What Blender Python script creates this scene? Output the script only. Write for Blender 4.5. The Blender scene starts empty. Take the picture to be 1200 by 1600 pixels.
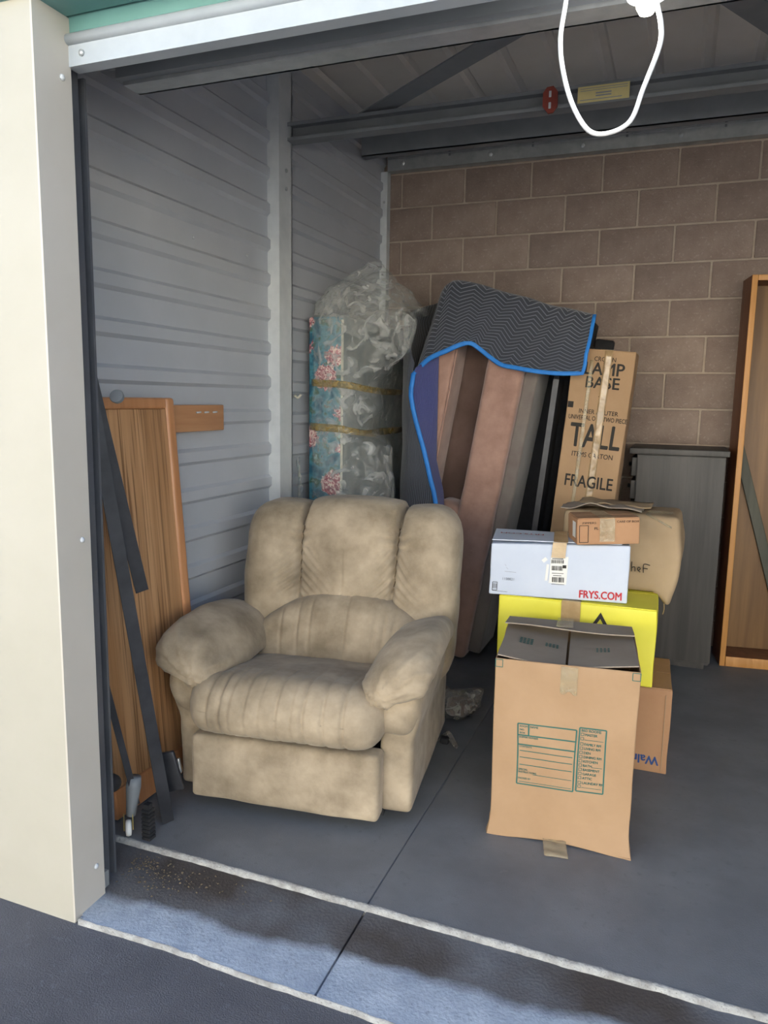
import bpy, math, random
from mathutils import Vector, Matrix, noise, Euler

random.seed(7)
SC = bpy.context.scene
COL = SC.collection
R = math.radians

# ------------------------------------------------------------------ camera
cam = bpy.data.cameras.new('camera')
cam.sensor_fit = 'VERTICAL'; cam.sensor_height = 36.0
cam.lens = 1178.54 / 1600 * 36.0
cam.clip_start = 0.02
camo = bpy.data.objects.new('camera', cam); COL.objects.link(camo)
yaw, pit, rol = 0.369395, 0.148459, 0.016623
_f = Vector((-math.sin(yaw) * math.cos(pit), math.cos(yaw) * math.cos(pit), -math.sin(pit)))
_r = Vector((math.cos(yaw), math.sin(yaw), 0)); _u = _r.cross(_f)
_r2 = math.cos(rol) * _r + math.sin(rol) * _u; _u2 = -math.sin(rol) * _r + math.cos(rol) * _u
camo.matrix_world = Matrix(((_r2.x, _u2.x, -_f.x, 0), (_r2.y, _u2.y, -_f.y, 0), (_r2.z, _u2.z, -_f.z, 1.40), (0, 0, 0, 1)))
SC.camera = camo

# ------------------------------------------------------------------ sky, sun, exposure
world = bpy.data.worlds.new('world'); SC.world = world; world.use_nodes = True
wn = world.node_tree.nodes; wl = world.node_tree.links
sky = wn.new('ShaderNodeTexSky'); sky.sky_type = 'NISHITA'; sky.sun_disc = False
sky.sun_elevation = R(48); sky.sun_rotation = R(-12); sky.dust_density = 2.0; sky.air_density = 1.0
wl.new(sky.outputs['Color'], wn['Background'].inputs['Color'])
wn['Background'].inputs['Strength'].default_value = 0.20
sun = bpy.data.lights.new('sun', 'SUN'); sun.energy = 16.0; sun.angle = R(0.6); sun.color = (1.0, 0.93, 0.82)
suno = bpy.data.objects.new('sun', sun); COL.objects.link(suno)
# the sun stands behind the building, a little left of the view
sd = Vector((-math.sin(R(22)) * math.cos(R(48)), math.cos(R(22)) * math.cos(R(48)), math.sin(R(48))))
suno.rotation_euler = sd.to_track_quat('Z', 'Y').to_euler(); suno.location = (0, 6, 9)
SC.view_settings.view_transform = 'Standard'; SC.view_settings.look = 'None'
SC.view_settings.gamma = 1.0; SC.view_settings.use_curve_mapping = False
SC.view_settings.exposure = 1.38

# ------------------------------------------------------------------ materials
def C(h):
    h = h.lstrip('#'); v = [int(h[i:i + 2], 16) / 255 for i in (0, 2, 4)]
    return tuple((c / 12.92 if c <= 0.04045 else ((c + 0.055) / 1.055) ** 2.4) for c in v) + (1.0,)

def mat(name, c1, c2=None, scale=6, rough=.7, bump=0, bscale=60, metal=0, stretch=(1, 1, 1), detail=5, contrast=(.35, .65), rand=0, sheen=0, coord='Object', spec=.5, c3=None, c3s=9, thr=(.60, .72)):
    m = bpy.data.materials.new(name); m.use_nodes = True
    n, l = m.node_tree.nodes, m.node_tree.links
    b = n['Principled BSDF']
    b.inputs['Base Color'].default_value = C(c1); b.inputs['Roughness'].default_value = rough
    b.inputs['Metallic'].default_value = metal; b.inputs['Specular IOR Level'].default_value = spec
    if sheen:
        b.inputs['Sheen Weight'].default_value = sheen; b.inputs['Sheen Roughness'].default_value = .5
    tc = n.new('ShaderNodeTexCoord'); mp = n.new('ShaderNodeMapping')
    mp.inputs['Scale'].default_value = stretch; l.new(tc.outputs[coord], mp.inputs['Vector'])
    last = None
    if c2:
        t = n.new('ShaderNodeTexNoise'); t.inputs['Scale'].default_value = scale; t.inputs['Detail'].default_value = detail
        t.inputs['Roughness'].default_value = .6
        l.new(mp.outputs[0], t.inputs['Vector'])
        cr = n.new('ShaderNodeValToRGB'); cr.color_ramp.elements[0].position = contrast[0]; cr.color_ramp.elements[1].position = contrast[1]
        cr.color_ramp.elements[0].color = C(c1); cr.color_ramp.elements[1].color = C(c2)
        l.new(t.outputs['Fac'], cr.inputs['Fac']); last = cr.outputs['Color']
        if c3:
            t3 = n.new('ShaderNodeTexNoise'); t3.inputs['Scale'].default_value = scale * c3s; t3.inputs['Detail'].default_value = 3
            l.new(mp.outputs[0], t3.inputs['Vector'])
            r3 = n.new('ShaderNodeValToRGB'); r3.color_ramp.elements[0].position = thr[0]; r3.color_ramp.elements[1].position = thr[1]
            r3.color_ramp.elements[0].color = (0, 0, 0, 1); r3.color_ramp.elements[1].color = (1, 1, 1, 1)
            l.new(t3.outputs['Fac'], r3.inputs['Fac'])
            mx = n.new('ShaderNodeMix'); mx.data_type = 'RGBA'
            l.new(r3.outputs['Color'], mx.inputs['Factor']); l.new(last, mx.inputs['A']); mx.inputs['B'].default_value = C(c3)
            last = mx.outputs['Result']
        if rand:
            oi = n.new('ShaderNodeObjectInfo'); hs = n.new('ShaderNodeHueSaturation')
            mr = n.new('ShaderNodeMapRange'); mr.inputs['To Min'].default_value = 1 - rand; mr.inputs['To Max'].default_value = 1 + rand
            l.new(oi.outputs['Random'], mr.inputs['Value']); l.new(mr.outputs[0], hs.inputs['Value']); l.new(last, hs.inputs['Color'])
            last = hs.outputs['Color']
        l.new(last, b.inputs['Base Color'])
    if bump:
        t2 = n.new('ShaderNodeTexNoise'); t2.inputs['Scale'].default_value = bscale; t2.inputs['Detail'].default_value = 4
        l.new(mp.outputs[0], t2.inputs['Vector'])
        bp = n.new('ShaderNodeBump'); bp.inputs['Strength'].default_value = bump; bp.inputs['Distance'].default_value = .01
        l.new(t2.outputs['Fac'], bp.inputs['Height']); l.new(bp.outputs['Normal'], b.inputs['Normal'])
    return m

def wood(name, c1, c2, axis='Z', scale=30, rough=.45, c3=None, c3s=9, thr=(.60, .72), k=.06):
    """straight grain along one axis: stretched noise bands plus fine pores"""
    st = {'X': (k, 1, 1), 'Y': (1, k, 1), 'Z': (1, 1, k)}[axis]
    m = mat(name, c1, c2, scale=scale, rough=rough, bump=.12, bscale=scale * 4, stretch=st, detail=6, contrast=(.38, .62), c3=c3, c3s=c3s, thr=thr)
    return m

def film(name, tint, fac_lo, fac_hi, rough=.12, bump=.6, bscale=14):
    """thin clear plastic: mostly see-through, milky where it creases"""
    m = bpy.data.materials.new(name); m.use_nodes = True
    n, l = m.node_tree.nodes, m.node_tree.links
    b = n['Principled BSDF']; b.inputs['Base Color'].default_value = C(tint); b.inputs['Roughness'].default_value = rough
    b.inputs['Specular IOR Level'].default_value = .9
    tr = n.new('ShaderNodeBsdfTransparent'); tr.inputs['Color'].default_value = (.96, .97, .96, 1)
    mx = n.new('ShaderNodeMixShader')
    tc = n.new('ShaderNodeTexCoord'); t = n.new('ShaderNodeTexNoise'); t.inputs['Scale'].default_value = bscale; t.inputs['Detail'].default_value = 5
    t.inputs['Distortion'].default_value = 1.4
    l.new(tc.outputs['Object'], t.inputs['Vector'])
    mr = n.new('ShaderNodeMapRange'); mr.inputs['From Min'].default_value = .4; mr.inputs['From Max'].default_value = .68
    mr.inputs['To Min'].default_value = fac_lo; mr.inputs['To Max'].default_value = fac_hi
    l.new(t.outputs['Fac'], mr.inputs['Value'])
    bp = n.new('ShaderNodeBump'); bp.inputs['Strength'].default_value = bump; bp.inputs['Distance'].default_value = .03
    l.new(t.outputs['Fac'], bp.inputs['Height']); l.new(bp.outputs['Normal'], b.inputs['Normal'])
    l.new(mr.outputs[0], mx.inputs['Fac']); l.new(tr.outputs[0], mx.inputs[1]); l.new(b.outputs[0], mx.inputs[2])
    l.new(mx.outputs[0], n['Material Output'].inputs['Surface'])
    return m

def nodes_of(m): return m.node_tree.nodes, m.node_tree.links

def floral_mat():
    m = bpy.data.materials.new('floral_ticking'); m.use_nodes = True
    n, l = nodes_of(m); b = n['Principled BSDF']; b.inputs['Roughness'].default_value = .75
    tc = n.new('ShaderNodeTexCoord')
    base = n.new('ShaderNodeTexNoise'); base.inputs['Scale'].default_value = 16; base.inputs['Detail'].default_value = 4
    l.new(tc.outputs['Object'], base.inputs['Vector'])
    r0 = n.new('ShaderNodeValToRGB'); e = r0.color_ramp.elements
    e[0].position = .40; e[0].color = C('#1f5a72'); e[1].position = .52; e[1].color = C('#4c8a9c')
    x = e.new(.62); x.color = C('#3d5a44'); y = e.new(.70); y.color = C('#8fb0b0')
    l.new(base.outputs['Fac'], r0.inputs['Fac'])
    # blossoms: voronoi cells with petal ripple
    dis = n.new('ShaderNodeTexNoise'); dis.inputs['Scale'].default_value = 55; dis.inputs['Detail'].default_value = 2
    l.new(tc.outputs['Object'], dis.inputs['Vector'])
    ad = n.new('ShaderNodeVectorMath'); ad.operation = 'MULTIPLY_ADD'; ad.inputs[1].default_value = (.05, .05, .05)
    l.new(dis.outputs['Color'], ad.inputs[0]); l.new(tc.outputs['Object'], ad.inputs[2])
    vo = n.new('ShaderNodeTexVoronoi'); vo.inputs['Scale'].default_value = 6.2; vo.inputs['Randomness'].default_value = .8
    l.new(ad.outputs[0], vo.inputs['Vector'])
    mk = n.new('ShaderNodeValToRGB'); mk.color_ramp.elements[0].position = .36; mk.color_ramp.elements[0].color = (1, 1, 1, 1)
    mk.color_ramp.elements[1].position = .41; mk.color_ramp.elements[1].color = (0, 0, 0, 1)
    l.new(vo.outputs['Distance'], mk.inputs['Fac'])
    pet = n.new('ShaderNodeTexNoise'); pet.inputs['Scale'].default_value = 42; pet.inputs['Detail'].default_value = 2; pet.inputs['Distortion'].default_value = 2
    l.new(tc.outputs['Object'], pet.inputs['Vector'])
    pr = n.new('ShaderNodeValToRGB'); e = pr.color_ramp.elements
    e[0].position = .38; e[0].color = C('#8a3648'); e[1].position = .50; e[1].color = C('#c9848c'); z = e.new(.60); z.color = C('#eed6cc')
    l.new(pet.outputs['Fac'], pr.inputs['Fac'])
    mx = n.new('ShaderNodeMix'); mx.data_type = 'RGBA'
    l.new(mk.outputs['Color'], mx.inputs['Factor']); l.new(r0.outputs['Color'], mx.inputs['A']); l.new(pr.outputs['Color'], mx.inputs['B'])
    l.new(mx.outputs['Result'], b.inputs['Base Color'])
    return m

def concrete_dirty():
    """apron: blue-grey trowelled concrete, black grime near the door line"""
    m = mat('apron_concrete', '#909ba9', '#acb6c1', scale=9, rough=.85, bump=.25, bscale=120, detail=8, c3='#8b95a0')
    n, l = nodes_of(m); b = n['Principled BSDF']
    src = b.inputs['Base Color'].links[0].from_socket
    tc = n.new('ShaderNodeTexCoord'); sx = n.new('ShaderNodeSeparateXYZ'); l.new(tc.outputs['Object'], sx.inputs[0])
    ns = n.new('ShaderNodeTexNoise'); ns.inputs['Scale'].default_value = 6; ns.inputs['Detail'].default_value = 8
    l.new(tc.outputs['Object'], ns.inputs['Vector'])
    a = n.new('ShaderNodeMath'); a.operation = 'MULTIPLY_ADD'; a.inputs[1].default_value = .10; l.new(ns.outputs['Fac'], a.inputs[0])
    sk = n.new('ShaderNodeMath'); sk.operation = 'MULTIPLY_ADD'; sk.inputs[1].default_value = -.055; l.new(sx.outputs['X'], sk.inputs[0]); l.new(sx.outputs['Y'], sk.inputs[2]); l.new(sk.outputs[0], a.inputs[2])
    # grime starts further out at the left jamb
    mr = n.new('ShaderNodeMapRange'); mr.inputs['From Min'].default_value = 1.668; mr.inputs['From Max'].default_value = 1.705
    l.new(a.outputs[0], mr.inputs['Value'])
    patch = n.new('ShaderNodeTexNoise'); patch.inputs['Scale'].default_value = 3.2; patch.inputs['Detail'].default_value = 6
    l.new(tc.outputs['Object'], patch.inputs['Vector'])
    pr = n.new('ShaderNodeMapRange'); pr.inputs['From Min'].default_value = .36; pr.inputs['From Max'].default_value = .66; pr.inputs['To Min'].default_value = 1.0; pr.inputs['To Max'].default_value = .72
    l.new(patch.outputs['Fac'], pr.inputs['Value'])
    mu = n.new('ShaderNodeMath'); mu.operation = 'MULTIPLY'; l.new(mr.outputs[0], mu.inputs[0]); l.new(pr.outputs[0], mu.inputs[1])
    mx = n.new('ShaderNodeMix'); mx.data_type = 'RGBA'; l.new(mu.outputs[0], mx.inputs['Factor']); l.new(src, mx.inputs['A']); mx.inputs['B'].default_value = C('#463f3a')
    l.new(mx.outputs['Result'], b.inputs['Base Color'])
    return m

def quilt_mat(name, c1, c2):
    """moving blanket: zigzag stitch lines as fine relief and lighter thread"""
    m = mat(name, c1, c1, rough=.9, sheen=.3)
    n, l = nodes_of(m); b = n['Principled BSDF']
    uv = n.new('ShaderNodeUVMap')
    sx = n.new('ShaderNodeSeparateXYZ'); l.new(uv.outputs[0], sx.inputs[0])
    def M(op, a, b_=None, c=None):
        k = n.new('ShaderNodeMath'); k.operation = op
        for i, v in enumerate((a, b_, c)):
            if v is None: continue
            if isinstance(v, (int, float)): k.inputs[i].default_value = v
            else: l.new(v, k.inputs[i])
        return k.outputs[0]
    zz = M('PINGPONG', M('MULTIPLY', sx.outputs['X'], 17.0), 1.0)
    ph = M('MULTIPLY_ADD', sx.outputs['Y'], 46.0, M('MULTIPLY', zz, 1.5))
    st = M('ABSOLUTE', M('SUBTRACT', M('FRACT', ph), .5))
    mk = n.new('ShaderNodeMapRange'); mk.inputs['From Min'].default_value = .36; mk.inputs['From Max'].default_value = .47
    l.new(st, mk.inputs['Value'])
    mx = n.new('ShaderNodeMix'); mx.data_type = 'RGBA'; l.new(mk.outputs[0], mx.inputs['Factor'])
    mx.inputs['A'].default_value = C(c1); mx.inputs['B'].default_value = C(c2); l.new(mx.outputs['Result'], b.inputs['Base Color'])
    bp = n.new('ShaderNodeBump'); bp.inputs['Strength'].default_value = .6; bp.inputs['Distance'].default_value = .01; bp.invert = True
    l.new(mk.outputs[0], bp.inputs['Height']); l.new(bp.outputs['Normal'], b.inputs['Normal'])
    return m

MT = {}
MT['steel'] = mat('grey_painted_steel', '#b0b5bc', '#babec5', scale=2, rough=.30, bump=.03, bscale=8, spec=.5)
MT['coil'] = mat('coil_steel', '#74797d', '#80858a', scale=3, rough=.45)
MT['galv'] = mat('galvanised_steel', '#a9aeb0', '#bcc0c1', scale=14, rough=.38, metal=.55)
MT['galvlight'] = mat('pale_coated_steel', '#c2c7ca', '#d0d4d6', scale=10, rough=.4)
MT['header'] = mat('header_steel', '#a4acb3', '#aeb6bc', scale=8, rough=.4)
MT['darksteel'] = mat('dark_primer_steel', '#74797d', '#83878b', scale=5, rough=.5)
MT['black'] = mat('black_rail_steel', '#2f3034', '#3f4044', scale=8, rough=.42, metal=.3)
MT['guide'] = mat('door_guide_dark', '#484b51', '#55585e', scale=6, rough=.4)
MT['cream'] = mat('cream_stucco_panel', '#aaa698', '#afab9e', scale=3, rough=.6, bump=.02, bscale=40)
MT['creamlight'] = mat('light_cream_facade', '#e6e0cf', '#ebe6d6', scale=3, rough=.7)
MT['jamb'] = mat('jamb_cream_steel', '#bbb6ac', '#c0bbb2', scale=3, rough=.5)
MT['teal'] = mat('teal_fascia_paint', '#5a8784', '#638f8c', scale=4, rough=.45)
MT['block'] = mat('split_block', '#86756b', '#97867b', scale=7, rough=.95, bump=.5, bscale=110, detail=8, rand=.10, c3='#a39389')
MT['mortar'] = mat('mortar', '#a99988', '#b4a595', scale=20, rough=.95, bump=.3, bscale=150)
MT['floor'] = mat('floor_concrete', '#64676b', '#7a7d81', scale=3.5, rough=.62, bump=.12, bscale=220, detail=9, contrast=(.3, .72), c3='#6b6e72')
MT['lip'] = mat('worn_lit_edge', '#aeada8', '#8b8984', scale=26, rough=.9, bump=.5, bscale=90, c3='#74726d')  # worn concrete; light caught on the slab edge is in the pale tone
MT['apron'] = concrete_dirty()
MT['asphalt'] = mat('asphalt', '#505055', '#5b5b60', scale=5, rough=.85, bump=.5, bscale=260, detail=8, c3='#5f5f66')
MT['roof'] = mat('roof_deck', '#dcd9d3', '#e2dfda', scale=4, rough=.6)
MT['suede'] = mat('tan_microsuede', '#7f715c', '#b0a088', scale=6, rough=.95, bump=.22, bscale=26, detail=9, contrast=(.34, .66), sheen=.12)
MT['seam'] = mat('suede_seam', '#5a4d3a', '#685a45', scale=8, rough=.95)
MT['kraft'] = mat('kraft_card', '#9f805f', '#a88968', scale=5, rough=.8, bump=.06, bscale=30)
MT['kraft2'] = mat('kraft_card_warm', '#a37a58', '#ab8360', scale=6, rough=.8, bump=.08, bscale=30)
MT['kraft3'] = mat('kraft_card_soft', '#9a8466', '#a58f71', scale=6, rough=.85, bump=.15, bscale=18)
MT['kraftshade'] = mat('kraft_shaded_flap', '#8a7d6f', '#93877a', scale=6, rough=.85)  # darker, greyer kraft: shade and skylight on the flaps put into the colour
MT['white'] = mat('white_card', '#b6bfce', '#bec6d3', scale=4, rough=.6, bump=.05, bscale=16)
MT['yellow'] = mat('yellow_card', '#dcd43a', '#e2da46', scale=4, rough=.5)
MT['tape'] = mat('brown_packing_tape', '#a58a62', '#b49a72', scale=22, rough=.22, bump=.15, bscale=40)
MT['cleartape'] = film('clear_packing_tape', '#c9b795', .22, .42, rough=.12, bump=.35, bscale=10)
MT['wraptape'] = film('shiny_kraft_tape', '#b99c74', .55, .9, rough=.1, bump=.4, bscale=9)
MT['inkg'] = mat('green_ink', '#2a625a', rough=.8)
MT['inkb'] = mat('black_ink', '#2a2723', rough=.8)
MT['inkr'] = mat('red_ink', '#b3262f', rough=.7)
MT['inkblue'] = mat('blue_ink', '#2f4a7c', rough=.8)
MT['inkgrey'] = mat('grey_pencil_ink', '#8d929c', rough=.8)
MT['label'] = mat('paper_label', '#d9d9d4', rough=.6)
MT['sticker'] = mat('yellowed_sticker', '#d7c98e', '#cfc187', scale=20, rough=.6)
MT['redtag'] = mat('rust_red_tag', '#8a3d30', '#7c352b', scale=20, rough=.6)
MT['oak'] = wood('honey_oak', '#a87e56', '#c2976d', 'Z', 26, .38, c3='#7d5a3b', c3s=5.0, thr=(.50, .66), k=.016)
MT['oakedge'] = wood('oak_edge', '#b07a50', '#c08a60', 'Z', 22, .35)
MT['oakrail'] = wood('oak_crossboard', '#b28059', '#bf9069', 'Y', 26, .4)
MT['shelfside'] = wood('shelf_dark_side', '#6b4026', '#7d4d30', 'Z', 18, .5)
MT['shelfedge'] = wood('shelf_light_edge', '#b9803f', '#c89255', 'Z', 20, .45)
MT['shelfback'] = wood('shelf_back_veneer', '#6f5132', '#85643f', 'Z', 14, .5)
MT['shelfbar'] = wood('green_bar', '#46463c', '#525246', 'Z', 20, .6)
MT['blackwood'] = wood('charcoal_wood', '#3b3937', '#4c4946', 'Z', 16, .55)
MT['mauve'] = mat('mauve_velour', '#8f6f62', '#a58476', scale=9, rough=.9, bump=.1, bscale=70, sheen=.4)
MT['brownvel'] = mat('brown_velour', '#55423a', '#65514a', scale=6, rough=.95, sheen=.4)
MT['greyvel'] = mat('grey_taupe_velour', '#6a5f5b', '#77706a', scale=6, rough=.95, sheen=.3)
MT['dust'] = mat('black_dust_cover', '#17181c', '#1f2025', scale=20, rough=.9)
MT['blanket'] = quilt_mat('navy_quilt', '#31353f', '#6d7482')
MT['lining'] = quilt_mat('violet_quilt_lining', '#343a72', '#6068a8')
MT['binding'] = mat('blue_binding', '#1f74c8', '#2a80d2', scale=30, rough=.6, bump=.2, bscale=200)
MT['floral'] = floral_mat()
MT['mattside'] = mat('grey_blue_ticking', '#8b8f8c', '#737c80', scale=8, rough=.8)
MT['piping'] = mat('cream_piping', '#d8d4c4', rough=.7)
MT['bag'] = film('poly_bag', '#e2e4e1', .12, .46, rough=.08, bump=1.0, bscale=12)
MT['bagtape'] = film('amber_tape', '#a8935f', .35, .75, bscale=14)
MT['wrap'] = film('crumpled_wrap', '#9a968e', .30, .75, bscale=22)
MT['plasticw'] = mat('white_cord_plastic', '#d5d7d8', rough=.45)
MT['chrome'] = mat('bright_metal', '#c8c8c6', rough=.25, metal=.9)
MT['brass'] = mat('brass_fork', '#b3a36a', rough=.35, metal=.7)
MT['wheel'] = mat('white_wheel', '#dfdfda', rough=.4)
MT['rubber'] = mat('black_rubber', '#1c1c1e', '#262628', scale=20, rough=.8)
MT['drab'] = mat('debris', '#544a3b', '#6f634f', scale=60, rough=.95)
bulbm = bpy.data.materials.new('bulb_glow'); bulbm.use_nodes = True
bulbm.node_tree.nodes['Principled BSDF'].inputs['Emission Color'].default_value = (1, .93, .75, 1)
bulbm.node_tree.nodes['Principled BSDF'].inputs['Emission Strength'].default_value = 9
MT['bulb'] = bulbm

# ------------------------------------------------------------------ geometry helpers: geo = (verts, faces)
def join(*gs):
    V, F = [], []
    for g in gs:
        o = len(V); V += [tuple(v) for v in g[0]]; F += [tuple(i + o for i in f) for f in g[1]]
    return V, F

def xf(g, loc=(0, 0, 0), rot=(0, 0, 0), sc=(1, 1, 1)):
    m = Matrix.LocRotScale(Vector(loc), Euler(rot), Vector(sc))
    return [tuple(m @ Vector(v)) for v in g[0]], g[1]

def warp(g, fn): return [tuple(fn(*v)) for v in g[0]], g[1]

def box(x0, x1, y0, y1, z0, z1):
    v = [(x, y, z) for z in (z0, z1) for y in (y0, y1) for x in (x0, x1)]
    return v, [(0, 2, 3, 1), (4, 5, 7, 6), (0, 1, 5, 4), (1, 3, 7, 5), (3, 2, 6, 7), (2, 0, 4, 6)]

def rbox(hx, hy, hz, r=.02, seg=(8, 8, 8), c=(0, 0, 0)):
    """rounded box about c, rounded by radius r, gridded so it can be warped"""
    H = (hx, hy, hz); r = min(r, hx * .98, hy * .98, hz * .98)
    ax = []
    for h, s in zip(H, seg):
        i = h - r
        a = [-h, -i - r * .72, -i - r * .38] + [-i + 2 * i * k / s for k in range(s + 1)] + [i + r * .38, i + r * .72, h]
        ax.append(a)
    V, F, idx = [], [], {}
    def vid(i, j, k):
        key = (i, j, k)
        if key not in idx:
            p = [ax[0][i], ax[1][j], ax[2][k]]
            q = [max(-(h - r), min(h - r, a)) for a, h in zip(p, H)]
            d = [a - b for a, b in zip(p, q)]; L = math.sqrt(sum(t * t for t in d)) or 1
            # the Chebyshev length keeps the grid even round the corner
            V.append(tuple(b + t / L * r + cc for b, t, cc in zip(q, d, c))); idx[key] = len(V) - 1
        return idx[key]
    n = [len(a) - 1 for a in ax]
    for i in range(n[0]):
        for j in range(n[1]):
            F.append((vid(i, j, 0), vid(i, j + 1, 0), vid(i + 1, j + 1, 0), vid(i + 1, j, 0)))
            F.append((vid(i, j, n[2]), vid(i + 1, j, n[2]), vid(i + 1, j + 1, n[2]), vid(i, j + 1, n[2])))
    for i in range(n[0]):
        for k in range(n[2]):
            F.append((vid(i, 0, k), vid(i + 1, 0, k), vid(i + 1, 0, k + 1), vid(i, 0, k + 1)))
            F.append((vid(i, n[1], k), vid(i, n[1], k + 1), vid(i + 1, n[1], k + 1), vid(i + 1, n[1], k)))
    for j in range(n[1]):
        for k in range(n[2]):
            F.append((vid(0, j, k), vid(0, j, k + 1), vid(0, j + 1, k + 1), vid(0, j + 1, k)))
            F.append((vid(n[0], j, k), vid(n[0], j + 1, k), vid(n[0], j + 1, k + 1), vid(n[0], j, k + 1)))
    return V, F

def smooth_path(P, k=6):
    P = [Vector(p) for p in P]; out = []
    for i in range(len(P) - 1):
        p0 = P[max(0, i - 1)]; p1 = P[i]; p2 = P[i + 1]; p3 = P[min(len(P) - 1, i + 2)]
        for j in range(k):
            t = j / k
            out.append(.5 * ((2 * p1) + (p2 - p0) * t + (2 * p0 - 5 * p1 + 4 * p2 - p3) * t * t + (3 * p1 - p0 - 3 * p2 + p3) * t ** 3))
    out.append(P[-1]); return out

def tube(P, r, n=8, flat=1.0):
    P = [Vector(p) for p in P]; V, F = [], []
    up = Vector((0, 0, 1)); t0 = (P[1] - P[0]).normalized()
    if abs(t0.dot(up)) > .9: up = Vector((1, 0, 0))
    a = (up - t0 * up.dot(t0)).normalized()
    for i, p in enumerate(P):
        t = (P[min(i + 1, len(P) - 1)] - P[max(i - 1, 0)]).normalized()
        a = (a - t * a.dot(t)).normalized(); b = t.cross(a)
        for k in range(n):
            w = 2 * math.pi * k / n
            V.append(tuple(p + a * math.cos(w) * r + b * math.sin(w) * r * flat))
    for i in range(len(P) - 1):
        for k in range(n):
            F.append((i * n + k, i * n + (k + 1) % n, (i + 1) * n + (k + 1) % n, (i + 1) * n + k))
    F.append(tuple(range(n - 1, -1, -1))); F.append(tuple(range((len(P) - 1) * n, len(P) * n)))
    return V, F

def lathe(prof, n=20):
    """profile [(radius, z)] turned about z"""
    V, F = [], []
    for r, z in prof:
        for k in range(n):
            w = 2 * math.pi * k / n; V.append((r * math.cos(w), r * math.sin(w), z))
    for i in range(len(prof) - 1):
        for k in range(n):
            F.append((i * n + k, i * n + (k + 1) % n, (i + 1) * n + (k + 1) % n, (i + 1) * n + k))
    F.append(tuple(range(n - 1, -1, -1))); F.append(tuple(range((len(prof) - 1) * n, len(prof) * n)))
    return V, F

def loft(sections, n=28, e=2.6):
    """sections: (centre, half_a vector, half_b vector); superellipse rings, closed at both ends"""
    V, F = [], []
    for c, a, b in sections:
        c, a, b = Vector(c), Vector(a), Vector(b)
        for k in range(n):
            w = 2 * math.pi * k / n; ca, sa = math.cos(w), math.sin(w)
            u = math.copysign(abs(ca) ** (2 / e), ca); v = math.copysign(abs(sa) ** (2 / e), sa)
            V.append(tuple(c + a * u + b * v))
    m = len(sections)
    for i in range(m - 1):
        for k in range(n):
            F.append((i * n + k, i * n + (k + 1) % n, (i + 1) * n + (k + 1) % n, (i + 1) * n + k))
    F.append(tuple(range(n - 1, -1, -1))); F.append(tuple(range((m - 1) * n, m * n)))
    return V, F

def extrude(profile, axis, a, b):
    """closed 2-D profile swept along an axis from a to b; axis 'X': (y,z), 'Y': (x,z), 'Z': (x,y)"""
    def P(p, t): return {'X': (t, p[0], p[1]), 'Y': (p[0], t, p[1]), 'Z': (p[0], p[1], t)}[axis]
    n = len(profile); V = [P(p, a) for p in profile] + [P(p, b) for p in profile]
    F = [(i, (i + 1) % n, n + (i + 1) % n, n + i) for i in range(n)]
    F.append(tuple(range(n - 1, -1, -1))); F.append(tuple(range(n, 2 * n)))
    return V, F

def sheet(fn, nu, nv, th=.004):
    """surface fn(u,v) with real thickness; returns geo and uv per vertex"""
    P = [[Vector(fn(i / nu, j / nv)) for i in range(nu + 1)] for j in range(nv + 1)]
    V, F, UV = [], [], []
    N = [[None] * (nu + 1) for _ in range(nv + 1)]
    for j in range(nv + 1):
        for i in range(nu + 1):
            du = P[j][min(i + 1, nu)] - P[j][max(i - 1, 0)]; dv = P[min(j + 1, nv)][i] - P[max(j - 1, 0)][i]
            nn = du.cross(dv); N[j][i] = nn.normalized() if nn.length > 1e-9 else Vector((0, -1, 0))
    for s in (0, 1):
        for j in range(nv + 1):
            for i in range(nu + 1):
                V.append(tuple(P[j][i] - N[j][i] * th * s)); UV.append((i / nu, j / nv))
    w = nu + 1; o = w * (nv + 1)
    for j in range(nv):
        for i in range(nu):
            a = j * w + i
            F.append((a, a + 1, a + w + 1, a + w)); F.append((o + a, o + a + w, o + a + w + 1, o + a + 1))
    for i in range(nu):
        F.append((i, o + i, o + i + 1, i + 1)); a = nv * w + i; F.append((a, a + 1, o + a + 1, o + a))
    for j in range(nv):
        a = j * w; F.append((a, a + w, o + a + w, o + a)); a = j * w + nu; F.append((a, o + a, o + a + w, a + w))
    return (V, F), UV

def obj(name, geo, m, parent=None, smooth=False, uv=None, ang=None):
    me = bpy.data.meshes.new(name); me.from_pydata(geo[0], [], geo[1]); me.update()
    if isinstance(m, str): m = MT[m]
    me.materials.append(m)
    if smooth:
        for p in me.polygons: p.use_smooth = True
        if ang is not None: me.set_sharp_from_angle(angle=R(ang))
    if uv:
        L = me.uv_layers.new(name='UVMap')
        for lp in me.loops: L.data[lp.index].uv = uv[lp.vertex_index]
    o = bpy.data.objects.new(name, me); COL.objects.link(o)
    if parent: o.parent = parent
    return o

def tag(o, label=None, cat=None, group=None, kind=None):
    if label: o['label'] = label
    if cat: o['category'] = cat
    if group: o['group'] = group
    if kind: o['kind'] = kind
    return o

def thing(name, label, cat, loc=(0, 0, 0), rot=(0, 0, 0), group=None):
    o = bpy.data.objects.new(name, None); COL.objects.link(o); o.empty_display_size = .1
    o.location = loc; o.rotation_euler = rot
    return tag(o, label, cat, group)

def struct(name, geo, m, label, cat, smooth=False, ang=None):
    o = obj(name, geo, m, None, smooth, ang=ang); return tag(o, label, cat, kind='structure')

def NZ(x, y, z): return noise.noise(Vector((x, y, z)))

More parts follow.
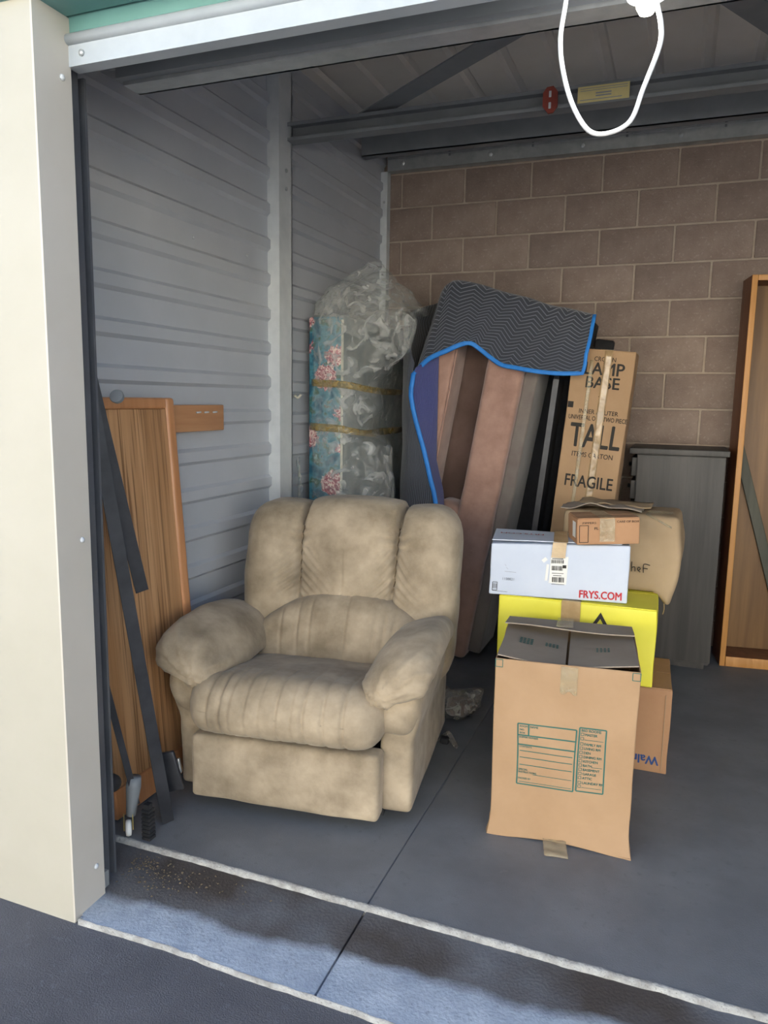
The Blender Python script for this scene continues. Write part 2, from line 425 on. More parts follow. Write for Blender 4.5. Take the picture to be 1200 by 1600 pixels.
# flat print: text outlines and ruled lines laid on a face given by origin + (ux, uy)
_tc = {}
def text(body, size, x, y, sx=1.0, bold=0.0, align='LEFT', flip=False):
    """2-D outline geometry in (x, y)"""
    key = (body, align)
    if key not in _tc:
        cu = bpy.data.curves.new('lettering', 'FONT'); cu.body = body; cu.size = 1.0; cu.align_x = align
        cu.resolution_u = 3
        o = bpy.data.objects.new('lettering', cu); COL.objects.link(o)
        bpy.context.view_layer.update()
        me = bpy.data.meshes.new_from_object(o.evaluated_get(bpy.context.evaluated_depsgraph_get()))
        _tc[key] = ([tuple(v.co) for v in me.vertices], [tuple(p.vertices) for p in me.polygons])
        bpy.data.objects.remove(o); bpy.data.curves.remove(cu); bpy.data.meshes.remove(me)
    V, F = _tc[key]; s = -1 if flip else 1
    gs = [([(x + s * (v[0] + dx) * size * sx, y + s * (v[1] + dy) * size, 0) for v in V], F) for dx, dy in (((0, 0),) if not bold else ((-bold, 0), (bold, 0), (0, bold * .7), (0, -bold * .7)))]
    return join(*gs)

def bar(x0, y0, x1, y1, w):
    d = Vector((x1 - x0, y1 - y0)); L = d.length or 1; n = Vector((-d.y, d.x)) / L * w / 2
    k = max(1, int(L / .03)); V, F = [], []
    for i in range(k + 1):
        p = Vector((x0, y0)) + d * i / k
        V += [(p.x + n.x, p.y + n.y, 0), (p.x - n.x, p.y - n.y, 0)]
    for i in range(k): F.append((2 * i, 2 * i + 1, 2 * i + 3, 2 * i + 2))
    return V, F

def frame2(x0, y0, x1, y1, w):
    return join(bar(x0, y0, x1, y0, w), bar(x1, y0, x1, y1, w), bar(x1, y1, x0, y1, w), bar(x0, y1, x0, y0, w))

def on_face(g, o, ux, uy, fn=None, eps=.0012):
    o, ux, uy = Vector(o), Vector(ux), Vector(uy); n = ux.cross(uy) * eps
    V = []
    for v in g[0]:
        p = o + ux * v[0] + uy * v[1]
        if fn: p = Vector(fn(*p))
        V.append(tuple(p + n))
    return V, g[1]

# ================================================================== STRUCTURE
XL, XR, YB = -1.844, 2.40, 4.672          # left wall, right wall, face of block wall
YS, YC = 1.776, 1.456                      # edge of the inner slab, outer edge of the apron
ZR = 2.98                                  # roof deck
JX = -0.722                                # control joint

def slab(x0, x1, y0, y1, ztop, zbot):
    g = .003
    prof = [(x0, zbot), (x1, zbot), (x1, ztop), (JX + g, ztop), (JX, ztop - .005), (JX - g, ztop), (x0, ztop)]
    return extrude(prof, 'Y', y0, y1)
fl = struct('floor', slab(XL - .2, XR + .2, YS + .004, YB + .2, 0, -.12), 'floor', 'dark grey concrete floor of the storage unit', 'floor')
# worn lip of the slab, coloured pale for the light it catches
V, F = [], []; N = 260
for i in range(N + 1):
    x = -1.62 + (XR + 1.62) * i / N
    a = .006 * NZ(x * 9, 1, 0) + .004 * NZ(x * 31, 2, 0); b = .005 * NZ(x * 14, 5, 0) + .004 * NZ(x * 40, 6, 0)
    for y, z in ((YS + .013 + b * .7, .0008), (YS + .008, .0020), (YS + .001 + a * .6, -.001), (YS - .004 + a, -.016), (YS - .004 + a, -.06)):
        V.append((x, y, z))
for i in range(N):
    for k in range(4): F.append((i * 5 + k, i * 5 + k + 1, i * 5 + 6 + k, i * 5 + 5 + k))
obj('slab_edge', (V, F), 'lip', fl, True)
# apron between slab and asphalt, ragged front edge
V, F = [], []
def apron_part(xa, xb, n):
    V, F = [], []
    ys = [0, .03, .10, .2, .3, YS + .02 - YC]
    for i in range(n + 1):
        x = xa + (xb - xa) * i / n
        w = .010 * NZ(x * 3, 9, 1) + .004 * NZ(x * 22, 3, 1) if x > -1.44 else .02
        for j, y in enumerate(ys):
            V.append((x, YC + y + (w if j == 0 else 0), -.012 - .010 * (1 - y / .34)))
        V.append((x, YC + w, -.1))
    m = len(ys) + 1
    for i in range(n):
        for j in range(len(ys) - 1): F.append((i * m + j, (i + 1) * m + j, (i + 1) * m + j + 1, i * m + j + 1))
        F.append((i * m, i * m + m - 1, (i + 1) * m + m - 1, (i + 1) * m))
    return V, F
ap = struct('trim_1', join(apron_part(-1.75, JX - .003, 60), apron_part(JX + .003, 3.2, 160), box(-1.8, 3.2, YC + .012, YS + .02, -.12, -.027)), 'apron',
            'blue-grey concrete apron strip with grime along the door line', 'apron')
# pale broken rim of the apron against the asphalt
V, F = [], []; n = 220
for i in range(n + 1):
    x = -1.44 + 4.6 * i / n; w = .010 * NZ(x * 3, 9, 1) + .004 * NZ(x * 22, 3, 1); b = .006 * NZ(x * 25, 8, 2)
    V += [(x, YC + w + .003 + b * .6, -.0212), (x, YC + w - .001, -.0222), (x, YC + w - .002, -.045)]
for i in range(n):
    for k in range(2): F.append((i * 3 + k, i * 3 + k + 1, i * 3 + 4 + k, i * 3 + 3 + k))
obj('rim', (V, F), 'lip', ap, True)
# asphalt lane
V, F = [], []; nx, ny = 60, 60
for j in range(ny + 1):
    for i in range(nx + 1):
        x = -14 + 28 * i / nx; y = -6.2 + (YC + .03 + 6.2) * j / ny
        V.append((x, y, -.036 + .004 * NZ(x * 1.5, y * 1.5, 0)))
for j in range(ny):
    for i in range(nx): a = j * (nx + 1) + i; F.append((a, a + 1, a + nx + 2, a + nx + 1))
struct('ground', (V, F), 'asphalt', 'dark asphalt drive in front of the unit', 'asphalt', True)

# ---- block wall: every block a piece of its own, mortar recessed behind
BW, BH, MJ = .4064, .2032, .010
wb = struct('wall_back', box(XL - .15, XR + .2, YB + .006, YB + .2, -.1, ZR), 'mortar', 'brown concrete block wall at the back of the unit', 'wall')
_bm = {}
def block(x0, x1, z0, z1):
    w, h = round(x1 - x0, 3), round(z1 - z0, 3)
    key = (w, h)
    if key not in _bm:
        g = rbox(w / 2, .05, h / 2, .006, (1, 1, 1))
        o = obj('block', g, 'block', wb, True, ang=35); _bm[key] = o
    else:
        o = _bm[key].copy(); COL.objects.link(o)
    o.location = ((x0 + x1) / 2, YB + .05 + .002 * random.uniform(-1, 1), (z0 + z1) / 2)
z0c = 2.794
for j in range(0, 15):
    zt = z0c - j * BH + BH; zb = zt - BH
    zt -= MJ / 2; zb += MJ / 2
    if zb > ZR - .1 or zt < .02: continue
    zb = max(zb, .002); zt = min(zt, ZR - .02)
    off = -.912 if (j % 2 == 1) else -.912 + BW / 2
    x = off - BW * 3
    while x < XR + .1:
        a, b = max(x + MJ / 2, XL - .02), min(x + BW - MJ / 2, XR + .15)
        if b - a > .03: block(a, b, zb, zt)
        x += BW

# ---- left partition: ribbed steel sheets
def ribbed(y0, y1, z0, z1, X, first=1.945, per=.158, d=.015):
    zs = [(z0, 0)]; k = math.ceil((first - z0) / per); z = first - per * k
    while z < z1 + .1:
        for dz, dd in ((-.034, 0), (-.020, d), (.020, d), (.034, 0)):
            if z0 < z + dz < z1: zs.append((z + dz, dd))
        z += per
    zs.append((z1, zs[-1][1]))
    prof = [(X + dd, zz) for zz, dd in zs] + [(X - .03, z1), (X - .03, z0)]
    return extrude(prof, 'Y', y0, y1)
wl_ = struct('wall_left', box(XL - .12, XL - .04, YC + .08, YB + .1, -.1, ZR), 'steel', 'grey ribbed steel partition on the left', 'wall')
obj('steel_sheet', ribbed(1.60, 3.21, 0, ZR, XL), 'steel', wl_)
obj('steel_sheet', ribbed(3.33, YB, 0, ZR, XL, first=1.925), 'steel', wl_)
for (y, z) in ((2.62, 1.94), (3.02, 1.94), (2.05, 2.25)):
    obj('screw', xf(lathe([(.006, 0), (.006, .003), (.003, .005)], 10), (XL, y, z + .08), (0, R(90), 0)), 'galvlight', wl_, True)
po = struct('trim_2', join(box(XL - .02, -1.782, 3.205, 3.212, 0, ZR - .1), box(-1.789, -1.782, 3.212, 3.33, 0, ZR - .1), box(XL - .02, -1.782, 3.323, 3.33, 0, ZR - .1)),
            'galvlight', 'pale galvanised post halfway along the left partition', 'post')
for z in (2.36, 2.44): obj('bolt', xf(lathe([(.009, 0), (.009, .006), (.004, .009)], 8), (-1.782, 3.27, z), (0, R(90), 0)), 'galv', po)
co = struct('trim_3', join(box(XL - .01, -1.800, 4.615, 4.621, 0, 2.80), box(-1.806, -1.800, 4.62, 4.67, 0, 2.80)), 'galvlight', 'narrow galvanised corner angle against the block wall', 'post')
for z in (2.62, 1.9): obj('bolt', xf(lathe([(.008, 0), (.008, .005), (.004, .008)], 8), (-1.82, 4.615, z), (R(90), 0, 0)), 'galv', co)
# right partition (beyond the frame)
struct('wall_right', box(XR, XR + .12, YC + .1, YB + .1, -.1, ZR), 'steel', 'grey steel partition on the right', 'wall')

# ---- roof deck, its ribs running front to back
prof = []
x = XL - .1
while x < XR + .2:
    prof += [(x, ZR), (x + .16, ZR), (x + .175, ZR + .018), (x + .205, ZR + .018)]; x += .22
prof += [(XR + .2, ZR + .08), (XL - .1, ZR + .08)]
struct('ceiling', extrude(prof, 'Y', YC + .1, YB + .3), 'roof', 'pale ribbed metal roof deck', 'ceiling')
# rest of the building: roof block and facade that keep the sun off the drive
bd = struct('wall_front', join(box(-12, -1.452, YC - .003, YC + .11, -.1, 2.30), box(2.10, 12, YC - .003, YC + .11, -.1, 2.30)), 'cream', 'smooth cream steel front pier beside the door opening', 'wall')
obj('reveal_return', join(box(-1.4525, -1.4465, YC - .006, YC + .11, -.03, 2.30)), 'jamb', bd)
for (y, z) in ((1.535, 2.155), (1.535, 1.02), (1.535, .085)):
    obj('screw', xf(lathe([(.008, 0), (.0075, .003), (.003, .006)], 10), (-1.4465, y, z), (0, R(90), 0)), 'galvlight', bd, True)
struct('trim_4', join(box(-12, 12, YC - .02, YC + .10, 2.30, 3.25)), 'teal', 'teal green steel fascia above the door opening', 'fascia')
struct('ceiling_roof', box(-12, 12, YC - .02, 9.5, 3.18, 3.30), 'roof', 'flat roof over the row of storage units', 'roof')
struct('wall_rear', join(box(-12, XL - .12, 4.7, 4.9, -.1, 3.2), box(XR + .12, 12, 4.7, 4.9, -.1, 3.2)), 'mortar', 'rear block wall of the neighbouring units', 'wall')
# header: teal strip, silver lip and flat
hd = struct('trim_5', join(box(-1.452, 2.10, 1.560, 1.60, 2.188, 2.236)), 'header', 'pale steel door header with a rolled upper lip', 'header')
obj('lip', xf(tube([(-1.452, 0, 0), (2.10, 0, 0)], .013, 12), (0, 1.560, 2.249)), 'header', hd, True)
obj('upper_strip', box(-1.452, 2.10, 1.566, 1.60, 2.236, 2.50), 'teal', hd)
for x in (-1.405, -.3, .7): obj('bolt', xf(lathe([(.008, 0), (.008, .004), (.004, .007)], 8), (x, 1.560, 2.214), (R(90), 0, 0)), 'galv', hd, True)
# door guide
gd = struct('trim_6', join(box(-1.512, -1.456, 1.566, 1.574, -.02, 2.2), box(-1.512, -1.504, 1.566, 1.655, -.02, 2.2), box(-1.512, -1.482, 1.647, 1.655, -.02, 2.2), box(-1.484, -1.476, 1.574, 1.62, -.02, 2.2)),
            'guide', 'dark steel roll-up door guide beside the cream pier', 'door guide')
obj('guide_foot', box(-1.49, -1.462, 1.575, 1.60, -.02, .03), 'galv', gd)
struct('trim_7', box(-1.86, -1.50, 1.56, 1.60, -.02, 2.9), 'steel', 'grey steel return behind the door guide', 'panel')

# rolled-up door above the opening: ribbed coil and bottom bar
dr = thing('rolled_door', 'grey steel roll-up door coiled above the opening', 'door', (0, 1.84, 2.505)); dr['kind'] = 'structure'; dr.name = 'door_1'
prof = []
for k in range(72):
    w = 2 * math.pi * k / 72; rr = .205 + (.008 if (k // 3) % 2 else 0)
    prof.append((math.cos(w) * rr, math.sin(w) * rr))
obj('coil', extrude(prof, 'X', -1.55, 2.25), 'coil', dr)
obj('bottom_bar', join(box(-1.5, 2.2, -.02, .05, -.258, -.246), box(-1.5, 2.2, .043, .05, -.258, -.205)), 'galv', dr)
obj('weather_strip', box(-1.5, 2.2, -.05, -.024, -.250, -.222), 'coil', dr)
obj('bottom_rib', box(-1.5, 2.2, -.12, -.095, -.215, -.19), 'galv', dr)
obj('bracket', box(-1.60, -1.552, -.14, .14, -.2, .2), 'darksteel', dr)

# purlins and the bracing under the deck
pa = struct('trim_8', join(box(-1.79, XR, 3.345, 3.352, 2.575, 2.655), box(-1.79, XR, 3.29, 3.345, 2.575, 2.582), box(-1.79, XR, 3.29, 3.345, 2.648, 2.655), box(-1.79, XR, 3.285, 3.291, 2.575, 2.590), box(-1.79, XR, 3.285, 3.291, 2.640, 2.655)),
            'darksteel', 'dark steel channel purlin spanning from the post', 'purlin')
def strap(a, b, w, t=.004):
    a, b = Vector(a), Vector(b); d = (b - a).normalized(); s = d.cross(Vector((0, 0, 1))).normalized() * w / 2; u = Vector((0, 0, t / 2))
    V = [tuple(p + q + r_) for p in (a, b) for q in (s, -s) for r_ in (u, -u)]
    return V, [(0, 1, 3, 2), (4, 6, 7, 5), (0, 4, 5, 1), (2, 3, 7, 6), (0, 2, 6, 4), (1, 5, 7, 3)]
tag(obj('roof_brace', strap((-1.45, 3.40, 2.672), (-.20, 2.48, 2.672), .10, .006), 'darksteel'), 'dark flat steel brace running diagonally under the roof, left one', 'brace', kind='structure')
tag(obj('roof_brace', strap((.42, 3.40, 2.672), (-.12, 2.48, 2.672), .10, .006), 'darksteel'), 'dark flat steel brace at the upper right under the roof', 'brace', kind='structure')
struct('trim_9', join(box(-1.80, XR, 4.20, 4.206, 2.77, 2.97), box(-1.80, XR, 4.20, 4.26, 2.77, 2.776)), 'darksteel', 'dark steel rear purlin in front of the block wall', 'purlin')
lg = struct('trim_10', join(box(-1.80, XR, 4.612, 4.62, 2.80, 2.90), box(-1.80, XR, 4.56, 4.62, 2.895, 2.901), box(-1.80, XR, 4.604, 4.614, 2.868, 2.876), box(-1.80, XR, 4.62, 4.68, 2.80, 2.806)), 'galv', 'galvanised ledger angle bolted along the top of the block wall', 'ledger')
for i, x in enumerate((-1.70, -1.15, -.62, -.10, .42)):
    obj('bolt', xf(lathe([(.014, 0), (.014, .008), (.006, .012)], 6), (x, 4.612, 2.838), (R(90), 0, 0)), 'galv', lg)
for x in (-1.4, -.9, -.38, .12): obj('clip', box(x - .006, x + .006, 4.606, 4.612, 2.856, 2.898), 'darksteel', lg)

# building across the drive that throws back sunlight
op = struct('wall_opposite', box(-13, 13, -6.3, -6.0, -.1, 3.6), 'creamlight', 'cream facade of the storage row across the drive', 'wall')
for i in range(8):
    x = -11 + i * 3.05
    prof = []
    z = 0
    while z < 2.15:
        prof += [(-5.99, z), (-5.978, z + .02), (-5.978, z + .06), (-5.99, z + .08)]; z += .12
    prof += [(-6.0, 2.2), (-6.0, 0)]
    obj('door_curtain', extrude(prof, 'X', x - 1.2, x + 1.2), 'galvlight', op)


# lamp: caged bulb on a hook, hung from the deck just behind the door coil
LY = 1.615
lm = thing('hanging_lamp', 'small lit bulb lamp with a looped white cord hanging under the door header', 'lamp', (-.112, LY, 2.148))
obj('bulb', xf(lathe([(.004, -.024), (.013, -.021), (.019, -.010), (.021, .002), (.016, .015), (.011, .024)], 16)), 'bulb', lm, True)
obj('socket', lathe([(.012, .021), (.016, .024), (.018, .060), (.010, .068)], 14), 'plasticw', lm, True)
obj('rim', lathe([(.028, .024), (.034, .011), (.037, .008), (.034, .014), (.028, .027)], 24), 'galvlight', lm, True)
obj('hanger', tube([(0, 0, .066), (0, 0, .085), (0, -.012, .085)], .003, 6), 'galv', lm, True)
K = LY / 2.12
pts = [(-.335, .09), (-.344, 1.017), (-.354, .927), (-.344, .849), (-.315, .761), (-.271, .694), (-.222, .682), (-.169, .706), (-.143, .778), (-.111, .870), (-.110, .921), (-.126, .982)]
pts = [(x * K + .112, -.004, (z * K + 1.40) - 2.148) for x, z in pts[1:]]
pts = [(pts[0][0] + .01, .0, .16), (pts[0][0] + .003, -.002, .10)] + pts + [(.004, -.002, .052)]
obj('cord', tube(smooth_path(pts, 6), .0046, 8), 'plasticw', lm, True)
bl = bpy.data.lights.new('bulb_light', 'POINT'); bl.energy = 1.3; bl.color = (1, .95, .88); bl.shadow_soft_size = .03
blo = bpy.data.objects.new('bulb_light', bl); COL.objects.link(blo); blo.parent = lm; blo.location = (0, 0, -.04)

# ================================================================== RECLINER
rc = thing('recliner', 'tan microsuede recliner with padded arms and channelled back', 'armchair', (-1.148, 2.051, 0), (0, 0, R(8)))
obj('base', join(box(-.31, .33, .10, .74, .02, .07), *[box(x - .03, x + .03, y - .03, y + .03, 0, .02) for x in (-.26, .28) for y in (.16, .68)]), 'rubber', rc)
def fold(t): return 1.4 * (1 - abs(math.sin(t * .5))) ** 1.6 - .35
def soft(x, y, z, a=.004, f=9): return a * NZ(x * f, y * f, z * f)

def foot(x, y, z):
    u = x / .33; v = (z - .165) / .115
    y2 = y - .018 * (1 - u * u) * (1 - v * v) + soft(x, 0, z, .004, 8)
    if y > .03: y2 = y
    return (x + .006 * NZ(z * 9, 1, 2), y2, z - .010 * (x - .0) * (1 if v < 0 else .2) + .003 * NZ(x * 8, 3, 1) - .004)
obj('footrest', warp(rbox(.328, .04, .113, .018, (22, 3, 12), (.008, .04, .165)), foot), 'suede', rc, True)

PLEATS = [(-.19, .02), (-.155, .012), (-.10, .014), (-.05, .01), (.01, .018), (.06, .012), (.10, .02), (.165, .016), (-.235, .02), (.23, .02)]
def seat(x, y, z):
    u = max(-1, min(1, (x - .008) / .335)); t = max(0, min(1, (y + .03) / .60))
    # crown: high crest near the front falling towards the back
    top = .485 - .10 * t ** 1.2 + .018 * (1 - u * u)
    zz = (z - .275) / .20
    z2 = .275 + zz * (top - .275)
    y2 = y
    if t < .25:
        y2 -= .045 * (1 - u * u * .6) * max(0, math.sin(math.pi * min(1, max(0, zz * .86 + .1)))) * (1 - t / .25)
    g = 0
    for px, dp in PLEATS:
        xx = px + .03 * (z - .40) + .25 * (px) * max(0, z - .36) * -1
        g += dp * math.exp(-((x - xx) / .006) ** 2)
    fz = max(0, 1 - abs(t - .10) / .34)
    y2 += g * .42 * (1 if t < .2 else 0); z2 -= g * .40 * fz * (1 if zz > .5 else 0)
    z2 += soft(x, y, z, .004, 10); y2 += soft(z, x, y, .004, 9)
    return (x, y2, z2)
obj('seat_cushion', warp(rbox(.335, .30, .10, .085, (110, 26, 14), (.008, .27, .375)), seat), 'suede', rc, True)

def arm(s, cx):
    body = rbox(.056, .37, .215, .020, (6, 18, 16), (cx + s * .002, .445, .265))
    def bw(x, y, z):
        k = max(0, (z - .30) / .18); bul = .030 * math.sin(min(1, k) * math.pi * .55)
        x2 = x + s * bul * (1 if (x - cx) * s > 0 else .2)
        if y < .12: y += -.016 * math.sin(max(0, min(1, (z - .30) / .18)) * math.pi)
        return (x2 + soft(x, y, z, .004, 7), y + .003 * NZ(x * 9, 4, z * 9), z)
    a = obj('arm_panel', warp(body, bw), 'suede', rc, True)
    # rolled scroll on the front of the arm, below the pad
    sc = rbox(.070, .046, .080, .044, (10, 5, 12), (cx + s * .016, .092, .400))
    def sw(x, y, z):
        d = .006 * math.sin((x - cx) * 70 + z * 40) * (1 if y < .09 else 0)
        return (x - s * .030 * max(0, (.42 - z) / .10) ** 1.3, y - .010 * math.sin(max(0, min(1, (z - .33) / .17)) * math.pi) + d * .35, z)
    obj('arm_scroll', warp(sc, sw), 'suede', rc, True)
    seam = [(cx + s * .004, .058, .335), (cx - s * .012, .062, .375), (cx - s * .002, .058, .43), (cx + s * .05, .052, .468)]
    # puffed pad: rings along a path that droops over the front
    path = [(.100, .452, .010, .050), (.066, .456, .026, .084), (.044, .470, .042, .104), (.042, .492, .054, .114), (.066, .514, .060, .120), (.12, .530, .064, .124), (.20, .540, .066, .126), (.30, .542, .066, .125), (.40, .536, .064, .122), (.50, .522, .062, .118), (.58, .506, .055, .110), (.63, .49, .035, .09), (.645, .48, .012, .05)]
    P = smooth_path([(0, y, z) for y, z, t, w in path], 9)
    q = smooth_path([(t, w, 0) for y, z, t, w in path], 9)
    secs = []
    for i, p in enumerate(P):
        tg = (P[min(i + 1, len(P) - 1)] - P[max(0, i - 1)]).normalized(); nr = Vector((0, -tg.z, tg.y)); t, w = max(.006, q[i].x), max(.01, q[i].y)
        secs.append((Vector((cx + s * .002, p.y, p.z)), Vector((w, 0, 0)), nr * t))
    pad = loft(secs, 90, 2.5)
    def pw(x, y, z):
        # gathers radiating from the drooping front
        dx = (x - cx) * s
        # folds fan out from a pinch low on the inner front
        px, py, pz = cx - s * .05, .035, .445
        dist = math.sqrt((x - px) ** 2 + (y - py) ** 2 * .6 + (z - pz) ** 2)
        ang = math.atan2(z - pz + .5 * (y - py), (x - px) * s)
        fade = math.exp(-(dist / .17) ** 2) * min(1, dist / .03)
        g = (.010 * fold(ang * 13 + 3 * NZ(x * 8, y * 6, z * 8)) + .007 * fold(ang * 25 + 1.5 + 3 * NZ(x * 12, y * 8, z * 10))) * fade
        ox, oy, oz = x - cx, y - .16, z - .50
        ol = math.sqrt(ox * ox + oy * oy + oz * oz) + 1e-6
        if y < .16: ox, oy, oz = ox / ol, oy / ol, oz / ol
        else: ol = math.hypot(ox, oz) + 1e-6; ox, oy, oz = ox / ol, 0, oz / ol
        n = .006 * NZ(x * 11, y * 8, z * 11)
        return (x + ox * g, y + oy * g, z + oz * g + n + .34 * (dx + .015) - 1.1 * max(0, dx - .07) ** 1.4 - 1.2 * max(0, -dx - .05) ** 1.3)
    obj('arm_pad', warp(pad, pw), 'suede', rc, True)
arm(1, .372); arm(-1, -.342)

BX = .045
SEAMS = (-.190, .190)
def seamx(k, z): return BX + SEAMS[k] * (1 + .25 * (z - .8) * (1 if k else .3)) + (.012 if k else 0)
def back(x, y, z):
    u = (x - BX) / .445
    front = y < 0
    # channels: bulge between the seams
    d = 0; g = 0
    s0, s1 = seamx(0, z), seamx(1, z)
    lo, hi = (s0, s1) if s0 <= x <= s1 else ((BX - .445, s0) if x < s0 else (s1, BX + .445))
    w = (x - lo) / max(.01, hi - lo)
    bulge = .042 * (max(0, math.sin(math.pi * min(1, max(0, w)))) ** .7)
    zf = max(0, min(1, (z - .30) / .2))
    for k in (0, 1):
        dx = x - seamx(k, z); zlow = max(0, min(1, (z - .60) / .06))
        d += .034 * math.exp(-(dx / .010) ** 2) * zlow
        fan = .55 + 1.3 * max(0, .80 - z) / .2
        g += .0090 * math.exp(-abs(dx) / (.035 * fan + .01)) * math.sin((z + abs(dx) * (.9 if z < .82 else -.4)) * 190 + 6 * NZ(x * 6, k, z * 5)) * zlow
    # seam line also notches the crest
    crest = .016 * math.sin(math.pi * min(1, max(0, w))) ** .8 if z > .85 else 0
    y2 = y
    if front:
        y2 = y - bulge * zf + d + g
        y2 -= .022 * math.sin(math.pi * max(0, min(1, (z - .55) / .42)))          # fuller towards the head
    zt = z + (crest + (.008 if s0 <= x <= s1 else -.008) - .012 * u * u) * max(0, (z - .80) / .17)
    if z > .9: y2 += d * .4; zt -= d * .9
    # little centre tuck line
    if front and .64 < z < .82: y2 += .005 * math.exp(-((x - BX) / .005) ** 2)
    lean = .24 * (z - .35)
    side = 1 - .02 * max(0, (z - .85) / .12) - .03 * max(0, (.55 - z) / .2)
    return (BX + (x - BX) * side + .006 * NZ(z * 8, x * 2, 1), .635 + y2 + lean + soft(x, y, z, .004, 9), zt + .004 * NZ(x * 7, 1, 2))
obj('backrest', warp(rbox(.440, .115, .335, .085, (150, 6, 110), (BX, 0, .645)), back), 'suede', rc, True)
for k in (0, 1):
    pts = []
    for i in range(40):
        z = .665 + .255 * i / 39; pts.append(Vector(back(seamx(k, z), -.115, z)) + Vector((0, -.0035, 0)))
    obj('seam', tube(pts, .0022, 6), 'seam', rc, True)

def lum(x, y, z):
    u = max(-1, min(1, (x - .07) / .36)); v = (z - .34) / .30
    top = .515 + .140 * (1 - abs(u) ** 2.2)
    z2 = .34 + v * (top - .34)
    y2 = y - .050 * (1 - u * u) * max(0, math.sin(math.pi * min(1, max(0, v)))) + .24 * (z2 - .40)
    y2 += .0035 * math.sin(x * 60 + 8 * NZ(x * 4, 0, 1)) * max(0, v - .35) * 1.2 + soft(x, y, z, .006, 8)
    for px in (-.17, -.10, -.05, .09, .20, .235, .27, .33):
        y2 += .009 * math.exp(-((x - px - .25 * (px - .07) * (z2 - .5)) / .006) ** 2) * max(0, min(1, (v - .25) / .3))
    return (x, y2, z2)
obj('lumbar_cushion', warp(rbox(.362, .075, .15, .055, (130, 6, 30), (.068, .520, .49)), lum), 'suede', rc, True)

# ================================================================== CARTONS
def bulge(hx, hy, hz, b, seed=0, z0=0):
    def fn(x, y, z):
        fx, fy, fz = x / hx, y / hy, (z - hz - z0) / hz
        cl = lambda t: max(0, 1 - t * t)
        n = .0035 * NZ(x * 7 + seed, y * 7, z * 7)
        return (x * (1 + b / hx * cl(fy) * cl(fz)) + n, y * (1 + b / hy * cl(fx) * cl(fz)) + n, z + (b * .5 * cl(fx) * cl(fy) if fz > .9 else 0))
    return fn

# --- moving carton in front
ct = thing('moving_carton', 'large brown moving carton with green printed label, nearest on the floor', 'box', (-.298, 2.514, 0), (0, 0, R(6.1)))
W, Dp, Hh = .2175, .22, .595
b0 = bulge(W, Dp, Hh / 2, .006, 3)
def cfn(x, y, z):
    x, y, z = b0(x, y, z)
    k = max(0, 1 - z / .09)                       # bottom edge has spread outwards
    if y < 0: y -= k * k * (.012 + .022 * max(0, x / W)); x += k * k * .012 * x / W
    x *= 1 + .02 * (z / Hh - .5)
    z2 = z + k * .012 * math.cos(x / W * 1.6) - k * .004
    return (x, y, max(0.001, z2) if z < .3 else z2)
V, F = rbox(W, Dp, Hh / 2, .004, (14, 14, 20), (0, 0, Hh / 2))
# leave the top open: drop the faces of the lid
F = [f for f in F if not all(V[i][2] > Hh - 1e-6 for i in f)]
o = obj('body', warp((V, F), cfn), 'kraft', ct, True, ang=40)
sm = o.modifiers.new('wall', 'SOLIDIFY'); sm.thickness = .004; sm.offset = -1
def plate(x0, x1, y0, y1, z, fn=lambda x, y: 0, th=.004, n=10):
    return sheet(lambda u, v: (x0 + (x1 - x0) * u, y0 + (y1 - y0) * v, z + fn(u, v)), n, n, th)[0]
obj('side_flap', plate(-W + .004, -.004, -Dp + .012, Dp - .01, Hh, lambda u, v: -.016 * u + .010 * (1 - u)), 'kraftshade', ct)
obj('side_flap', plate(.004, W - .004, -Dp + .016, Dp - .01, Hh, lambda u, v: -.012 * (1 - u) + .010 * u + .006 * (1 - v) * u), 'kraftshade', ct)
obj('back_flap', plate(-W - .002, W - .004, Dp - .165, Dp - .004, Hh + .012, lambda u, v: .022 * (1 - v) + .005 * math.sin(u * 5 + 1) * (1 - v) + .004 * v), 'kraftshade', ct)
obj('flap_tape', plate(-.045, .012, Dp - .17, Dp + .02, Hh + .016, lambda u, v: .022 * (1 - v) + .005 * math.sin(2.9) * (1 - v) + .003, .0012), 'cleartape', ct)
fo, fu, fv = (0, -Dp, 0), (1, 0, 0), (0, 0, 1)
G = []
lw = .0042
G += [frame2(-.137, .186, .040, .390, lw), frame2(.049, .190, .130, .400, lw), bar(-.137, .352, .040, .352, lw), bar(-.104, .352, -.104, .390, lw), bar(-.137, .320, .040, .320, lw)]
for z in (.299, .277, .252): G.append(bar(-.131, z, .034, z, .0026))
G += [bar(-.088, .222, .034, .222, .0018), bar(-.13, .194, .034, .194, .0018)]
for t_, x_, z_, s_ in (('NAME', -.100, .379, .009), ('SHIPPER NUMBER', -.133, .343, .0075), ('CONTENTS', -.133, .311, .0075), ('SPECIAL', -.133, .233, .008), ('INSTRUCTIONS', -.133, .224, .008), ('PACKED BY', -.133, .203, .0075), ('ROOM', -.131, .379, .008), ('NO.', -.131, .368, .008), ('BOX', -.131, .357, .008),
                       ('BED ROOMS', .054, .388, .011), ('MASTER', .066, .375, .0105), ('FAMILY RM', .066, .344, .0105), ('LIVING RM', .066, .330, .0105), ('DEN', .066, .316, .0105), ('DINING RM', .066, .302, .0105), ('KITCHEN', .066, .288, .0105), ('BATH', .066, .274, .0105), ('BASEMENT', .066, .260, .0105), ('GARAGE', .066, .246, .0105), ('ATTIC', .066, .232, .0105), ('LAUNDRY RM', .066, .216, .0105)):
    G.append(text(t_, s_ * 1.08, x_, z_, .92, .03))
for z in (.375, .361, .344, .330, .316, .302, .288, .274, .260, .246, .232, .216, .203): G.append(frame2(.054, z, .0625, z + .0085, .0015))
